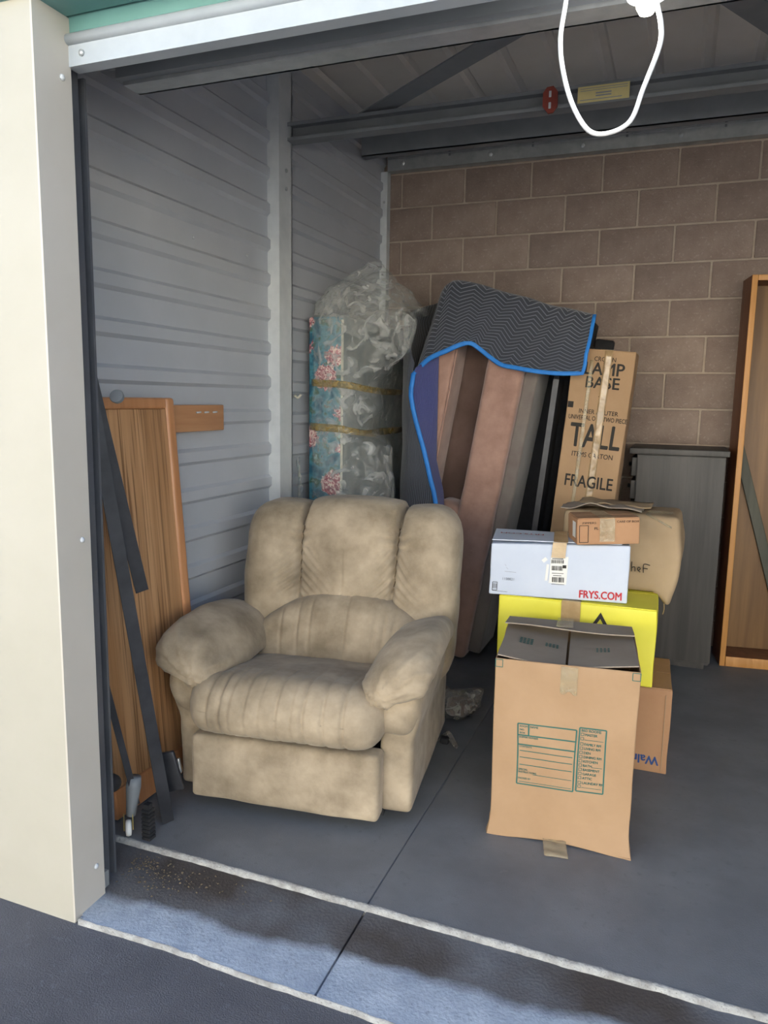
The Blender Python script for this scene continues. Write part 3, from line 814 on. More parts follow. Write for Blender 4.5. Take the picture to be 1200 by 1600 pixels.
G += [bar(.065, .362, .124, .362, .0015), bar(.092, .274, .124, .274, .0015), bar(.065, .204, .124, .204, .0015)]
G += [frame2(-W + .001, Hh - .027, -W + .024, Hh - .003, .0022), frame2(W - .024, Hh - .027, W - .001, Hh - .003, .0022)]
obj('print', on_face(join(*G), fo, fu, fv, cfn), 'inkg', ct)
# green print on the left side of the carton and on its flaps
G = [bar(-.04, .34 - i * .012, .02, .34 - i * .012, .005) for i in range(8)] + [bar(-.17, z, -.06, z, .045) for z in (.12, .185, .25)]
obj('side_print', on_face(join(*G), (-W, 0, 0), (0, -1, 0), (0, 0, 1), cfn, .002), 'inkg', ct)
G = [bar(-.16 + i * .012, -.045 + j * .016, -.152 + i * .012, -.045 + j * .016, .010) for i in range(4) for j in range(4)] + [bar(-.075 + i * .012, -.03 + j * .014, -.068 + i * .012, -.03 + j * .014, .009) for i in range(4) for j in range(3)] + [bar(.09 + i * .012, -.06 + j * .016, .096 + i * .012, -.06 + j * .016, .009) for i in range(4) for j in range(3)]
def flapz(x, y, z):
    u = (x + W) / W if x < 0 else x / W
    v = (y + Dp) / (2 * Dp)
    return (x, y, Hh + .001 + ((-.016 * u + .010 * (1 - u)) if x < 0 else (-.012 * (1 - u) + .010 * u + .006 * (1 - v) * u)))
obj('flap_print', on_face(join(*G), (0, 0, Hh), (1, 0, 0), (0, 1, 0), flapz), 'inkg', ct)
V, F = sheet(lambda u, v: (-.016 + .052 * u, -Dp - .0025 - .002 * NZ(u * 5, v * 9, 3) - .001, Hh - .004 - .085 * v - .006 * math.sin(u * 9) * v), 12, 16, .0012)[0]
obj('front_tape', (V, F), 'cleartape', ct, True)
V, F = sheet(lambda u, v: (-.045 + .072 * u + .01 * v, -Dp - .014 - .075 * v, .006 + .006 * NZ(u * 3, v * 3, 7) + .010 * (1 - v)), 10, 10, .0015)[0]
obj('loose_tape', (V, F), 'cleartape', ct, True)

def flap_lid(root, hx, hy, z, m='kraft', gap=.003, along='X', tape=None, th=.004):
    if along == 'X':
        obj('flap', plate(-hx + .003, hx - .003, -hy + .003, -gap, z, th=th), m, root); obj('flap', plate(-hx + .003, hx - .003, gap, hy - .003, z, th=th), m, root)
    else:
        obj('flap', plate(-hx + .003, -gap, -hy + .003, hy - .003, z, th=th), m, root); obj('flap', plate(gap, hx - .003, -hy + .003, hy - .003, z, th=th), m, root)

# --- brown carton at the bottom of the stack, upside down
wm = thing('brown_carton', 'brown carton with upside-down blue lettering, under the yellow box', 'box', (-.262, 3.090, 0), (0, 0, R(2)))
W2, D2, H2 = .30, .185, .334
f2 = bulge(W2, D2, H2 / 2, .006, 11)
obj('body', warp(rbox(W2, D2, H2 / 2, .004, (12, 8, 10), (0, 0, H2 / 2)), f2), 'kraft2', wm, True, ang=40)
flap_lid(wm, W2, D2, H2 + .004, 'kraft2')
obj('print', on_face(text('Walmart', .050, W2 - .030, .066, .92, .03, 'LEFT', True), (0, -D2, 0), fu, fv, f2), 'inkblue', wm)
obj('corner_crease', box(W2 - .022, W2 - .020, -D2 - .0045, -D2 - .002, .01, H2 - .02), 'kraft3', wm)

# --- yellow box
yb = thing('yellow_carton', 'bright yellow box with a grey warning triangle, below the white box', 'box', (-.329, 3.135, .3415), (0, 0, R(1)))
W3, D3, H3 = .297, .245, .298
f3 = bulge(W3, D3, H3 / 2, .003, 21)
obj('body', warp(rbox(W3, D3, H3 / 2, .006, (10, 8, 8), (0, 0, H3 / 2)), f3), 'yellow', yb, True, ang=50)
flap_lid(yb, W3, D3, H3 + .003, 'yellow', th=.003)
obj('tape', join(plate(-.05, .020, -D3 - .002, D3 * .4, H3 + .0055, th=.0012), sheet(lambda u, v: (-.052 + .072 * u, -D3 - .0055 - .001 * NZ(u * 4, v * 4, 1), H3 + .005 - .10 * v), 6, 6, .0012)[0]), 'tape', yb)
cx_, zt_, s_ = .095, .272, .16
tri = lambda k: [(cx_, zt_ - k * 1.6), (cx_ + (s_ - k * 2.6) / 2, zt_ - s_ * .87 + k * .8), (cx_ - (s_ - k * 2.6) / 2, zt_ - s_ * .87 + k * .8)]
A, B_ = tri(0), tri(.016)
obj('warning_print', on_face(([(*p, 0) for p in A + B_], [(0, 3, 5, 2), (0, 1, 4, 3), (1, 2, 5, 4)]), (0, -D3, 0), fu, fv, f3, .003), 'inkb', yb)
A = tri(.026)
obj('warning_fill', on_face(([(*p, 0) for p in A], [(0, 2, 1)]), (0, -D3, 0), fu, fv, f3, .003), 'kraft2', yb)

# --- white box
fr = thing('white_carton', 'white shipping box with red lettering and a barcode label', 'box', (-.412, 2.998, .646), (0, 0, R(8)))
W4, D4, H4 = .262, .105, .212
f4a = bulge(W4, D4, H4 / 2, .004, 31)
def f4(x, y, z):
    x, y, z = f4a(x, y, z)
    return (x, y - .012 * (1 - z / H4) * 0 + (.010 * (z / H4) if y < 0 else 0), z + .010 * (x / W4) * (z / H4))
obj('body', warp(rbox(W4, D4, H4 / 2, .006, (14, 6, 8), (0, 0, H4 / 2)), f4), 'white', fr, True, ang=50)
obj('flap', plate(-W4 + .004, W4 - .03, -D4 + .03, D4 - .004, H4 + .004, lambda u, v: .010 * u - .005 + .014 * (1 - u) * v + .004), 'white', fr)
obj('flap_print', on_face(text('FRYS.COM', .034, -.06, .03, 1.1, .02, 'LEFT', True), (0, 0, H4 + .014), (1, 0, 0), (0, 1, 0)), 'inkr', fr)
obj('print', on_face(text('FRYS.COM', .041, .080, .012, .85, .035), (0, -D4, 0), fu, fv, f4, .002), 'inkr', fr)
obj('tape', join(plate(-.022, .032, -D4 + .008, D4, H4 + .0105, lambda u, v: .008 * v, .0012), sheet(lambda u, v: (-.024 + .052 * u - .004 * v, -D4 + .0065 - .013 * min(1, v * 3) * .2 - .008 * v * .6, H4 + .008 - .058 * v), 6, 6, .0012)[0]), 'tape', fr)
lb = obj('label', on_face(join(bar(-.002, .060, .004, .168, .066)), (0, -D4, 0), fu, fv, f4, .0022), 'label', fr)
G = []
for zz, hh, x0, x1 in ((.140, .014, -.026, .022), (.112, .018, -.024, .016), (.066, .020, -.022, .022)):
    x = x0
    while x < x1:
        w = random.choice((.0014, .002, .003)); G.append(bar(x, zz, x, zz + hh, w)); x += w + random.choice((.0014, .002))
G += [bar(-.024, .158, .018, .158, .003), bar(-.024, .101, .020, .101, .002), bar(-.02, .092, .012, .092, .002), bar(.016, .128, .030, .128, .012), bar(-.024, .058, .024, .058, .0016)]
lp = obj('barcode', on_face(join(*G), (0, -D4, 0), fu, fv, f4, .0034), 'inkb', lb)
G = [frame2(-.250, .018, -.232, .052, .002), bar(-.25, .016, -.19, .014, .0012)] + [bar(-.247 + i * .004, .026, -.247 + i * .004, .046, .0015) for i in range(4)]
obj('corner_mark', on_face(join(*G), (0, -D4, 0), fu, fv, f4, .002), 'inkb', fr)
G = [text('1138821', .016, -.215, .062, .9, .01), bar(-.205, .098, -.160, .096, .0016), bar(-.20, .115, -.192, .108, .0012), bar(-.205, .128, -.20, .120, .0012)]
obj('pencil_marks', on_face(join(*G), (0, -D4, 0), fu, fv, f4, .002), 'inkgrey', fr)
obj('torn_patch', on_face(join(bar(-.060, .145, -.045, .158, .014), bar(-.045, .07, -.040, .135, .010)), (0, -D4, 0), fu, fv, f4, .002), 'label', fr)

# --- small brown box on top
sb = thing('small_carton', 'small flat brown box with clear tape, lying on the white box', 'box', (-.246, 2.990, .873), (0, R(-2.5), R(19)))
W5, D5, H5 = .116, .085, .098
f5 = bulge(W5, D5, H5 / 2, .002, 41)
obj('body', warp(rbox(W5, D5, H5 / 2, .005, (6, 6, 6), (0, 0, H5 / 2)), f5), 'kraft2', sb, True, ang=50)
flap_lid(sb, W5, D5, H5 + .003, 'kraft2', th=.003)
G = [frame2(-.108, .010, -.076, .074, .0022), text('ZIPPERS', .010, -.100, .080, 1.5, .01), text('CARE OF BOX', .011, .028, .083, 1.2, .01), text('FL', .013, -.055, .058, 1.3, .02)]
obj('print', on_face(join(*G), (0, -D5, 0), fu, fv, f5, .002), 'inkb', sb)
obj('tape', join(sheet(lambda u, v: (-.034 + .056 * u, -D5 - .004, H5 + .002 - .088 * v), 5, 5, .001)[0], plate(-.034, .022, -D5 - .003, D5, H5 + .005, th=.001)), 'cleartape', sb)
obj('side_label', on_face(bar(.045, .025, .045, .085, .05), (-W5, 0, 0), (0, -1, 0), fv, f5, .002), 'label', sb)

# --- soft old box behind
ob = thing('sagging_carton', 'worn soft brown box with bulging corner, sagging behind the white box', 'box', (-.195, 3.312, .6445), (0, 0, R(-2)))
W6, D6, H6 = .225, .15, .315
def f6(x, y, z):
    r = max(0, (x - .08) / .14); t = z / H6
    x2 = x + r * (.030 * math.sin(math.pi * min(1, t * .9 + .1)) - .025 * (1 - t)) + .006 * NZ(x * 9, y * 9, z * 11)
    z2 = z - .060 * max(0, (x - .165) / .06) * (1 - t)
    y2 = y + (-.016 * math.sin(math.pi * t) if y < 0 else 0) + .008 * NZ(x * 8, 3, z * 8)
    return (x2, y2, z2 + .006 * NZ(x * 8, y * 8, 5) * t)
obj('body', warp(rbox(W6, D6, H6 / 2, .022, (16, 10, 14), (0, 0, H6 / 2)), f6), 'kraft3', ob, True)
obj('flap', sheet(lambda u, v: (-.235 + .32 * u, -D6 - .02 + .16 * v, H6 + .012 + .014 * NZ(u * 4, v * 4, 9) + .018 * math.sin(u * 3) * (1 - v)), 16, 8, .004)[0], 'kraftshade', ob, True)
obj('flap', sheet(lambda u, v: (-.19 + .30 * u, -D6 + .10 + .18 * v, H6 + .018 + .014 * NZ(u * 4, v * 4, 4)), 16, 8, .004)[0], 'kraft3', ob, True)
obj('shoulder_tape', sheet(lambda u, v: (.10 + .10 * u, -D6 - .004 + .12 * v - .012 * (1 - v), H6 + .005 - .05 * (1 - v) ** 2 * u), 8, 8, .0012)[0], 'cleartape', ob, True)
def stroke(P): return tube(smooth_path([(x, 0, z) for x, z in P], 4), .0018, 5)
G = [stroke([(.050, .115), (.036, .118), (.034, .092), (.046, .086)]), stroke([(.060, .125), (.060, .085)]), stroke([(.060, .100), (.072, .104), (.074, .086)]), stroke([(.086, .090), (.094, .098), (.088, .105), (.083, .095), (.094, .085)]), stroke([(.106, .084), (.106, .118), (.130, .116)]), stroke([(.106, .102), (.122, .101)])]
obj('marker_writing', xf(join(*G), (0, -D6 - .021, 0)), 'inkb', ob)
obj('hanging_tape', xf(tube(smooth_path([(.19, -.12, -.045), (.192, -.124, -.07), (.188, -.122, -.09)], 3), .002, 5)), 'tape', ob)

# --- lamp box
lx = thing('lamp_carton', 'tall brown lamp-base carton with black print, leaning by the blanket', 'box', (-.492, 3.965, 0), (R(0), R(4.6), R(0)))
W7, D7, H7 = .146, .12, 1.655
f7 = bulge(W7, D7, H7 / 2, .004, 51)
obj('body', warp(rbox(W7, D7, H7 / 2, .005, (8, 6, 24), (0, 0, H7 / 2)), f7), 'kraft', lx, True, ang=50)
flap_lid(lx, W7, D7, H7 + .003, 'kraft', th=.003)
G = []
for t_, s_, z_, sx_, bo in (('CROWN', .030, 1.603, .9, .01), ('LAMP', .084, 1.538, .94, .02), ('BASE', .078, 1.474, .96, .02), ('A', .026, 1.432, 1, .01), ('INNER / OUTER', .030, 1.348, .9, .012), ('UNIVERSAL ONE/TWO PIECE', .031, 1.316, .70, .014), ('TALL', .165, 1.184, .66, .02), ('ITEMS CARTON', .034, 1.135, .85, .012), ('FRAGILE', .084, .985, .76, .018)):
    G.append(text(t_, s_, .008, z_, sx_, bo, 'CENTER'))
G.append(bar(-.143, 1.385, -.116, 1.385, .03))
obj('print', on_face(join(*G), (0, -D7, 0), fu, fv, f7, .002), 'inkb', lx)
obj('tape', sheet(lambda u, v: (.002 + .038 * u, -D7 - .0062 - .0015 * NZ(u * 3, v * 14, 2), .70 + (H7 - .70) * v), 4, 30, .001)[0], 'wraptape', lx, True)
obj('tape', sheet(lambda u, v: (-.062 + .018 * u, -D7 - .0062 - .0015 * NZ(u * 3, v * 14, 8), .70 + (H7 - .75) * v), 4, 30, .001)[0], 'cleartape', lx, True)
obj('top_tape', plate(-.02, .04, -D7, D7, H7 + .005, th=.001), 'cleartape', lx)

# ================================================================== SOFA ON END, BLANKET
sf = thing('upended_sofa', 'mauve velour sofa stood on end under the moving blanket', 'sofa', (-.76, 4.16, 0), (0, R(9.5), 0))
L = 1.86
def vel(hx, hy, hz, r, c, seg=(6, 6, 24), a=.006, f=7):
    return warp(rbox(hx, hy, hz, r, seg, c), lambda x, y, z: (x + a * NZ(z * f, y * 3, 1) * .6, y + a * NZ(x * 9, z * f, 4), z))
obj('seat_front', vel(.067, .31, L / 2 + .02, .022, (-.673, -.01, L / 2 - .05)), 'mauve', sf, True)
obj('piping', tube([(-.607, -.318, .08 + i * .06) for i in range(30)], .006, 6), 'mauve', sf, True)
obj('seat_deck', vel(.10, .22, L / 2 - .05, .03, (-.52, .08, L / 2), a=.014, f=5), 'brownvel', sf, True)
obj('back_cushion', vel(.097, .34, L / 2, .03, (-.335, -.01, L / 2 - .03), a=.008), 'mauve', sf, True)
obj('back_frame', vel(.036, .30, L / 2 - .01, .014, (-.205, .0, L / 2)), 'greyvel', sf, True)
obj('dust_cover', rbox(.084, .14, L / 2 - .01, .008, (2, 2, 2), (-.085, .15, L / 2)), 'dust', sf, True, ang=40)
obj('armrest', warp(rbox(.085, .16, .33, .06, (8, 8, 14), (-.50, -.17, .46)), lambda x, y, z: (x, y + .012 * NZ(x * 12, z * 12, 2), z + .01 * NZ(x * 9, y * 9, 1))), 'mauve', sf, True)

bk = thing('moving_blanket', 'dark quilted moving blanket with bright blue binding draped over the sofa', 'blanket', (0, 0, 0))
EDGE = [(-1.284, 1.553), (-1.216, 1.611), (-1.122, 1.649), (-1.049, 1.680), (-1.006, 1.686), (-.956, 1.654), (-.855, 1.585), (-.775, 1.566), (-.686, 1.550), (-.571, 1.538), (-.450, 1.539)]
RIDGE = [(-1.18, 1.955), (-1.150, 1.990), (-1.108, 2.000), (-1.0, 1.972), (-.90, 1.946), (-.80, 1.918), (-.72, 1.895), (-.63, 1.866), (-.56, 1.848), (-.49, 1.832), (-.420, 1.815)]
def lerpl(Lst, u):
    t = u * (len(Lst) - 1); i = min(int(t), len(Lst) - 2); k = t - i
    p0, p1, p2, p3 = Lst[max(0, i - 1)], Lst[i], Lst[i + 1], Lst[min(len(Lst) - 1, i + 2)]
    return tuple(.5 * (2 * b + (c - a) * k + (2 * a - 5 * b + 4 * c - d) * k * k + (3 * b - a - 3 * c + d) * k ** 3) for a, b, c, d in zip(p0, p1, p2, p3))
def front_y(u, t): return 3.80 - .035 * t - .02 * math.sin(u * 9) * t - .015 * math.sin(math.pi * t)
def blanket(u, v):
    e, r_ = lerpl(EDGE, u), lerpl(RIDGE, u)
    n = .010 * NZ(u * 5, v * 5, 3)
    if v < .3:                                    # hangs behind
        t = 1 - v / .3
        return (r_[0] - .10 * u + .02 * NZ(u * 3, t * 3, 1), 4.50 + .02 * math.sin(t * 2) + n, r_[1] - .04 - .6 * t)
    if v < .62:                                   # over the top
        t = (v - .3) / .32
        y = 4.50 + (3.835 - 4.50) * t
        return (r_[0] - .10 * u * (1 - t), y, r_[1] - .04 * (1 - t) + .018 * math.sin(t * math.pi) + n)
    t = (v - .62) / .38
    k = max(0, min(1, t)); ke = k ** .9
    return (r_[0] + (e[0] - r_[0]) * k ** 1.1 + .006 * NZ(u * 4, t * 4, 8), 3.835 + (front_y(u, 1) - 3.835) * math.sin(k * math.pi / 2) ** .8 + n * .8, r_[1] + (e[1] - r_[1]) * ke)
g, uv = sheet(blanket, 70, 70, .008)
obj('quilt', g, 'blanket', bk, True, uv=uv)
# side fall on the left, its hem curling open to show the violet lining
EL = [(-1.284, 1.56), (-1.292, 1.49), (-1.298, 1.42), (-1.268, 1.29), (-1.220, 1.14), (-1.180, .99), (-1.150, .875), (-1.15, .70), (-1.16, .55)]
def side_fall(u, v):
    x, z = lerpl(EL, v)
    c = [(x, 3.715), ((x - 1.335) / 2, 3.712), (-1.335, 3.745), (-1.395, 3.86), (-1.40, 4.1), (-1.38, 4.45)]
    p = lerpl(c, u)
    return (p[0] + .008 * NZ(u * 4, v * 6, 2), p[1], z + .45 * u * (1 - v) * .9 + .02)
g, uv = sheet(lambda u, v: side_fall(u, v), 30, 50, .006)
obj('side_fall', g, 'blanket', bk, True, uv=[(b_ * .6, a_) for a_, b_ in uv])
def lining(u, v):
    x, z = lerpl(EL, v)
    xe = max(x + .006, -1.190); c = [(x + .002, 3.718), (x + (xe - x) * .4, 3.76), (x + (xe - x) * .8, 3.80), (xe, 3.822)]
    p = lerpl(c, u); return (p[0], p[1], z + .09 * u * (1 - v))
g, uv = sheet(lining, 16, 40, .004)
obj('lining_fold', g, 'lining', bk, True, uv=[(b_ * .6, a_ * .5) for a_, b_ in uv])
path = [(x, 3.708, z) for x, z in [lerpl(EL, k / 16) for k in range(16, 0, -1)]] + [Vector(blanket(k / 40, 1.0)) + Vector((0, -.006, 0)) for k in range(0, 41)] + [Vector(blanket(1.0, 1 - .38 * k / 12)) + Vector((.002, -.006, 0)) for k in range(1, 13)]
obj('binding', tube(path, .013, 8, .55), 'binding', bk, True)

# black tube end behind
bt = thing('black_pole', 'black padded pole end poking out beside the blanket corner', 'pole', (-.425, 4.58, 0), (R(6.5), R(0), 0))
obj('shaft', lathe([(.020, 0), (.022, .01), (.022, 1.70)], 14), 'rubber', bt, True, ang=40)
obj('sleeve', warp(xf(rbox(.052, .03, .028, .012, (4, 3, 3)), (.012, -.02, 1.725), (0, R(8), 0)), lambda x, y, z: (x, y, z)), 'rubber', bt, True)

# black board between sofa and lamp carton
bb = thing('black_board', 'black flat board standing between the sofa and the lamp carton', 'board', (-.735, 3.98, 0), (0, R(5.5), R(0)))
obj('panel', rbox(.012, .10, .77, .004, (1, 1, 1), (0, 0, .77)), 'dust', bb, True, ang=40)
obj('edge_band', box(-.014, .014, -.106, -.100, .02, 1.52), 'black', bb)
obj('foot_block', box(-.03, .03, -.10, .10, 0, .02), 'black', bb)

# ================================================================== MATTRESS IN BAG
ma = thing('floral_mattress', 'floral twin mattress standing on end in clear plastic by the left partition', 'mattress', (-1.702, 4.02, 0))
obj('core', warp(rbox(.097, .485, .910, .03, (4, 12, 24), (0, 0, .910)), lambda x, y, z: (x + (.006 * math.sin(y * 26) * math.sin(z * 24) if x > 0 else 0), y, z)), 'mattside', ma, True)
def endp(x, y, z): return (x, y - .008 * (1 - (x / .1) ** 2) - .004 * NZ(x * 20, 1, z * 9), z)
obj('end_panel', warp(rbox(.090, .012, .895, .010, (10, 2, 50), (0, -.482, .910)), endp), 'floral', ma, True)
rect = [(.094, -.486, .02), (.094, -.486, 1.79)]
obj('piping', tube(rect, .007, 8), 'piping', ma, True)

bg = thing('plastic_mattress_bag', 'clear crumpled plastic bag taped round the floral mattress', 'plastic bag', (0, 0, 0))
def bagpt(w, z):
    """outline of the bag at height z; w turns once round"""
    S = [(.02, -1.81, -1.50, 3.50, 4.54), (.6, -1.815, -1.36, 3.47, 4.55), (.9, -1.815, -1.33, 3.46, 4.54), (1.15, -1.815, -1.36, 3.46, 4.53), (1.25, -1.812, -1.50, 3.48, 4.52), (1.36, -1.812, -1.42, 3.47, 4.52), (1.47, -1.812, -1.47, 3.48, 4.5), (1.55, -1.812, -1.36, 3.47, 4.45), (1.66, -1.813, -1.26, 3.46, 4.35), (1.78, -1.812, -1.25, 3.46, 4.25), (1.86, -1.80, -1.29, 3.48, 4.15), (1.94, -1.74, -1.36, 3.52, 4.0), (2.02, -1.62, -1.42, 3.58, 3.85), (2.08, -1.52, -1.46, 3.62, 3.72)]
    i = 0
    while i < len(S) - 2 and S[i + 1][0] < z: i += 1
    a, b = S[i], S[i + 1]; k = max(0, min(1, (z - a[0]) / (b[0] - a[0]))); k = k * k * (3 - 2 * k)
    x0, x1, y0, y1 = [p + (q - p) * k for p, q in zip(a[1:], b[1:])]
    ca, sa = math.cos(w), math.sin(w); e = 2 / 4.2
    u = math.copysign(abs(ca) ** e, ca); v = math.copysign(abs(sa) ** e, sa)
    x = (x0 + x1) / 2 + (x1 - x0) / 2 * u; y = (y0 + y1) / 2 + (y1 - y0) / 2 * v
    # bulge only near the front end; further back the film hugs the mattress side
    if x > -1.58 and z < 1.84:
        t = max(0, min(1, (y - 3.62) / .35)); x = x + (-1.575 - x) * t * .85
    cr = .022 * NZ(x * 7, y * 6, z * 6) + .012 * abs(NZ(x * 17, y * 15, z * 13))
    if x > -1.62: x += cr; y += cr * .5
    else: x = max(x, -1.815)
    if y < 3.6: y -= abs(cr) * .6
    return (x, y, z)
nz, nw = 120, 90; V, F = [], []
for j in range(nz + 1):
    z = .02 + 2.06 * j / nz
    for i in range(nw):
        p = bagpt(2 * math.pi * i / nw, z); V.append((p[0], p[1], p[2] + .02 * NZ(p[0] * 6, p[1] * 6, z * 3) * (z > .3)))
for j in range(nz):
    for i in range(nw): F.append((j * nw + i, j * nw + (i + 1) % nw, (j + 1) * nw + (i + 1) % nw, (j + 1) * nw + i))
obj('film', (V, F), 'bag', bg, True)
for z, dz in ((1.475, .018), (1.255, .020)):
    def band(u, v, z=z, dz=dz):
        w = -math.pi * .86 + math.pi * .98 * u
        p = bagpt(w, z); d = .010
        return (p[0] + d * max(0, math.cos(w)) * 1.2, p[1] - d * 1.2, z + dz * (v * 2 - 1) * (.8 + .3 * NZ(u * 4, z, 1)) - .03 * u + .01 * math.sin(u * 6))
    obj('tape_band', sheet(band, 40, 3, .0015)[0], 'bagtape', bg, True)
def tail(u, v): return (-1.80 + .03 * u + .03 * v, 3.43 - .05 * u, .74 + .52 * v - .0 + .02 * NZ(u * 4, v * 4, 2))
obj('loose_corner', sheet(lambda u, v: (-1.815 + .10 * u * (1 - v) + .02 * NZ(v * 6, u * 4, 5), 3.45 - .07 * u * (1 - v), .70 + .40 * v), 10, 16, .001)[0], 'bag', bg, True)
obj('tape_tail', tube(smooth_path([(-1.80, 3.455, 1.415), (-1.81, 3.44, 1.40), (-1.815, 3.42, 1.41), (-1.81, 3.40, 1.405)], 4), .006, 6, .5), 'piping', bg, True)

# ================================================================== DRESSER, WOODEN CASE
dk = thing('black_dresser', 'charcoal wooden drawer chest turned sideways against the block wall', 'dresser', (.008, 4.42, 0))
obj('carcass', join(box(-.205, .220, -.215, .215, .03, 1.135), box(-.19, .20, -.19, .19, 0, .03)), 'blackwood', dk)
obj('top', join(rbox(.244, .228, .016, .005, (1, 1, 1), (-.002, 0, 1.152))), 'blackwood', dk, True, ang=40)
obj('side_panel', rbox(.214, .005, .545, .003, (1, 1, 1), (.012, -.219, .588)), 'blackwood', dk, True, ang=40)
for k in range(9):
    zt = 1.118 - k * .121
    d = obj('drawer', rbox(.014, .195, .050, .004, (1, 1, 1), (-.218, 0, zt - .052)), 'blackwood', dk, True, ang=40)
    obj('knob', xf(lathe([(.006, 0), (.006, .010), (.013, .016), (.010, .024)], 12), (-.232, 0, zt - .052), (0, R(-90), 0)), 'black', d, True)

sh = thing('wooden_case', 'tall open brown wooden case standing at the right of the block wall', 'bookcase', (.29, 4.325, 0), (0, 0, R(8)))
SW, SD, SH = .74, .205, 2.05
def board(name, x0, x1, y0, y1, z0, z1, m, par=None, edge=None):
    o = obj(name, rbox((x1 - x0) / 2, (y1 - y0) / 2, (z1 - z0) / 2, .003, (1, 1, 1), ((x0 + x1) / 2, (y0 + y1) / 2, (z0 + z1) / 2)), m, par or sh, True, ang=40)
    return o
for x in (0, SW - .028):
    o = board('side_board', x, x + .028, .006, SD, 0, SH, 'shelfside'); board('edge_strip', x, x + .028, 0, .0055, 0, SH, 'shelfedge', o)
o = board('top_board', .029, SW - .029, .006, SD, SH - .028, SH, 'shelfside'); board('edge_strip', .029, SW - .029, 0, .0055, SH - .028, SH, 'shelfedge', o)
o = board('bottom_board', .029, SW - .029, .006, SD, 0, .055, 'shelfside'); board('edge_strip', .029, SW - .029, 0, .0055, 0, .055, 'shelfedge', o)
board('back_panel', .029, SW - .029, SD - .02, SD - .008, .056, SH - .029, 'shelfback')
o = obj('diagonal_bar', xf(rbox(.026, .010, .62, .003, (1, 1, 1)), (.21, SD - .034, .62), (0, R(-17), 0)), 'shelfbar', sh, True, ang=40)

# ================================================================== LEFT SIDE: OAK PANEL, CROSSBOARD, BED FRAME
ok = thing('oak_table_leaf', 'upright honey oak leaf with rounded edge leaning on the left partition', 'table leaf', (-1.660, 2.10, 0), (0, R(-4.2), 0))
obj('field', rbox(.012, .215, .655, .003, (1, 1, 1), (0, -.02, .70)), 'oak', ok, True, ang=40)
obj('stile', rbox(.018, .024, .695, .012, (2, 2, 2), (.002, .216, .70)), 'oakedge', ok, True)
obj('top_rail', rbox(.018, .215, .020, .010, (2, 2, 2), (.002, -.022, 1.375)), 'oakedge', ok, True)
obj('plinth', join(rbox(.020, .235, .05, .006, (1, 1, 1), (.002, -.02, .055))), 'oakedge', ok, True, ang=40)

cb = thing('oak_crossboard', 'small reddish oak board with metal pins behind the leaning oak leaf', 'wood board', (-1.812, 2.30, 0))
obj('board', rbox(.008, .275, .053, .004, (1, 1, 1), (0, .185, 1.312)), 'oakrail', cb, True, ang=40)
obj('upright', rbox(.007, .06, .64, .003, (1, 1, 1), (0, -.05, .64)), 'oakrail', cb, True, ang=40)
for y in (.275, .330, .390): obj('pin', xf(tube([(0, -.014, 0), (0, .014, .001)], .0035, 6), (.011, y, 1.335)), 'galvlight', cb, True)

bf = thing('metal_bed_frame', 'folded black angle-iron bed frame leaning behind the cream pier', 'bed frame', (0, 0, 0))
def angle_iron(a, b, w=.036, t=.004, out=Vector((1, -.6, 0))):
    a, b = Vector(a), Vector(b); d = (b - a).normalized()
    n1 = (out - d * out.dot(d)).normalized(); n2 = d.cross(n1)
    P = [(0, 0), (w, 0), (w, t), (t, t), (t, w), (0, w)]
    V = [tuple(p + n2 * -u + n1 * -v) for p in (a, b) for u, v in P]
    F = [(i, (i + 1) % 6, 6 + (i + 1) % 6, 6 + i) for i in range(6)] + [(5, 4, 3, 2, 1, 0), (6, 7, 8, 9, 10, 11)]
    return V, F
obj('side_rail', angle_iron((-1.476, 1.926, 0.004), (-1.60, 1.765, 1.50), .040), 'black', bf)
obj('side_rail', angle_iron((-1.575, 1.955, .775), (-1.625, 1.795, 1.52), .042), 'black', bf)
obj('cross_arm', angle_iron((-1.535, 1.832, .10), (-1.575, 1.70, .74), .020), 'black', bf)
kn = obj('glide', xf(lathe([(.006, -.02), (.020, -.016), (.022, -.004), (.020, 0), (.008, .002)], 18), (-1.61, 1.875, 1.397), (R(70), 0, R(20))), 'darksteel', bf, True, ang=40)
obj('glide', xf(lathe([(.010, 0), (.026, .006), (.030, .03), (.022, .05), (.012, .055)], 16), (-1.55, 1.735, .215), (R(60), R(30), 0)), 'rubber', bf, True)
cs = obj('caster', xf(lathe([(.010, 0), (.016, .004), (.019, .05), (.024, .10), (.022, .13)], 14), (-1.556, 1.812, .062), (R(-6), R(3), 0)), 'darksteel', bf, True)
obj('wheel', xf(lathe([(.012, -.010), (.024, -.008), (.026, 0), (.024, .008), (.012, .010)], 20), (-1.557, 1.800, .0275), (R(90), 0, R(130))), 'wheel', cs, True)
obj('fork', join(*[xf(box(-.0015, .0015, -.007, .007, -.018, .035), (-1.557 + dx, 1.800 + dy, .040), (0, 0, R(40))) for dx, dy in ((.0103, .0087), (-.0103, -.0087))]), 'brass', cs)
obj('ridged_foot', join(*[rbox(.016, .016, .0055, .003, (1, 1, 1), (-1.488, 1.812, .006 + k * .013)) for k in range(8)], box(-1.498, -1.478, 1.802, 1.822, .002, .12)), 'rubber', bf)
obj('clip_latch', xf(rbox(.010, .006, .026, .004, (1, 1, 1)), (-1.498, 1.985, .165), (0, R(-10), 0)), 'chrome', bf, True)
obj('end_bracket', xf(rbox(.03, .008, .07, .006, (2, 1, 2)), (-1.515, 1.965, .15), (0, R(-14), R(20))), 'black', bf, True)

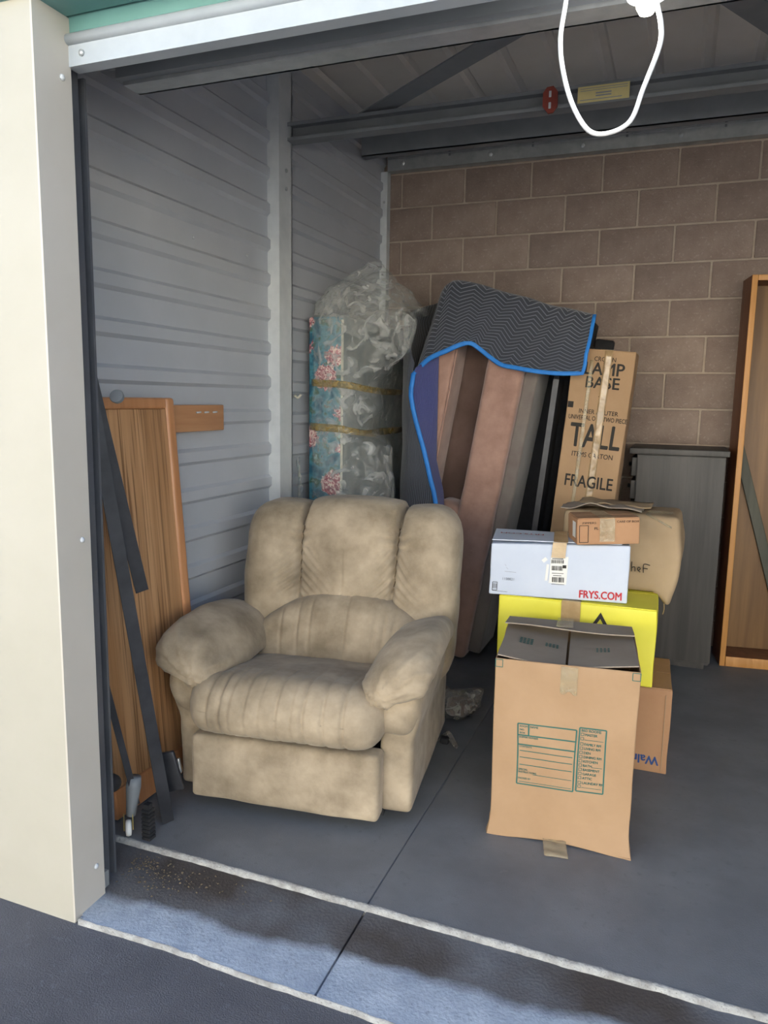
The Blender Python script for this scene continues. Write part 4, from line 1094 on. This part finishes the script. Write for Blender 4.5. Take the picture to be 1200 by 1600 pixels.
# ================================================================== FLOOR BITS
wrp = thing('crumpled_wrap', 'crumpled clear plastic wrap on the floor beside the recliner', 'plastic wrap', (-.835, 3.12, .002))
V, F = rbox(.10, .085, .062, .06, (14, 14, 10), (0, 0, .064))
obj('sheet', warp((V, F), lambda x, y, z: (x + .05 * NZ(x * 14, y * 14, z * 14), y + .05 * NZ(y * 13 + 4, z * 13, x * 13), max(.002, z * .95 + .045 * NZ(z * 15, x * 15 + 7, y * 15)))), 'wrap', wrp, True)
V, F = rbox(.06, .055, .035, .03, (8, 8, 6), (0, 0, .045))
obj('bundle', warp((V, F), lambda x, y, z: (x + .03 * NZ(x * 20, y * 20, z * 9), y, max(.004, z + .02 * NZ(x * 25, y * 25, 1)))), 'brownvel', wrp, True)
scp = thing('plastic_scrap', 'small dark scrap of strap beside the recliner base', 'scrap', (-.80, 2.83, .001))
obj('strap', sheet(lambda u, v: (-.05 + .10 * u, -.012 + .03 * v + .02 * math.sin(u * 5), .004 + .02 * math.sin(u * math.pi) * (1 + v)), 12, 3, .002)[0], 'wrap', scp, True)
obj('knot', warp(rbox(.02, .015, .014, .008, (3, 3, 3), (-.01, .0, .016)), lambda x, y, z: (x + .01 * NZ(x * 50, y * 50, 1), y, z)), 'rubber', scp, True)
gs = []
for i in range(260):
    x = -1.47 + abs(random.gauss(0, .16)); y = 1.70 + random.gauss(0, .045)
    if not (1.56 < y < 1.757) or x > -.4: continue
    s = random.uniform(.0015, .0045)
    gs.append(xf(([(-1, -.6, 0), (1, -.5, .1), (.7, .6, 0), (-.8, .5, .2), (0, 0, .8)], [(0, 1, 4), (1, 2, 4), (2, 3, 4), (3, 0, 4), (3, 2, 1, 0)]), (x, y, -.0205 + .010 * (y - YC) / .34), (0, 0, random.uniform(0, 6)), (s, s, s)))
tag(obj('leaf_litter', join(*gs), 'drab'), 'brown grit and leaf crumbs on the apron by the guide', 'litter', kind='stuff')

# stickers on the purlin
st = obj('sticker', join(box(-.470, -.272, 3.2825, 3.2845, 2.583, 2.643)), 'sticker')
tag(st, 'yellowed paper sticker on the dark roof purlin', 'sticker')
G = [bar(-.46, z, -.28, z, .0022) for z in (2.634, 2.626)] + [bar(-.40, z, -.34, z, .005) for z in (2.614, 2.604)] + [bar(-.46, 2.592, -.30, 2.592, .003)]
obj('print', on_face(join(*G), (0, 3.2825, 0), fu, fv), 'inkgrey', st)
rt = obj('red_tag', extrude([(-.607, 2.585), (-.585, 2.556), (-.565, 2.558), (-.548, 2.58), (-.548, 2.635), (-.566, 2.658), (-.592, 2.656), (-.607, 2.635)], 'Y', 3.272, 3.284), 'redtag')
tag(rt, 'rust red octagonal tag fixed to the dark purlin', 'tag')
obj('arrow_marks', join(xf(rbox(.005, .002, .012, .002, (1, 1, 1)), (-.578, 3.271, 2.628)), xf(rbox(.005, .002, .012, .002, (1, 1, 1)), (-.578, 3.271, 2.585))), 'galvlight', rt)
for o in bpy.data.objects:
    if o.parent and any(k in o.name for k in ('print', 'barcode', 'marks', 'corner_mark', 'writing', 'torn_patch')): o['kind'] = 'stuff'
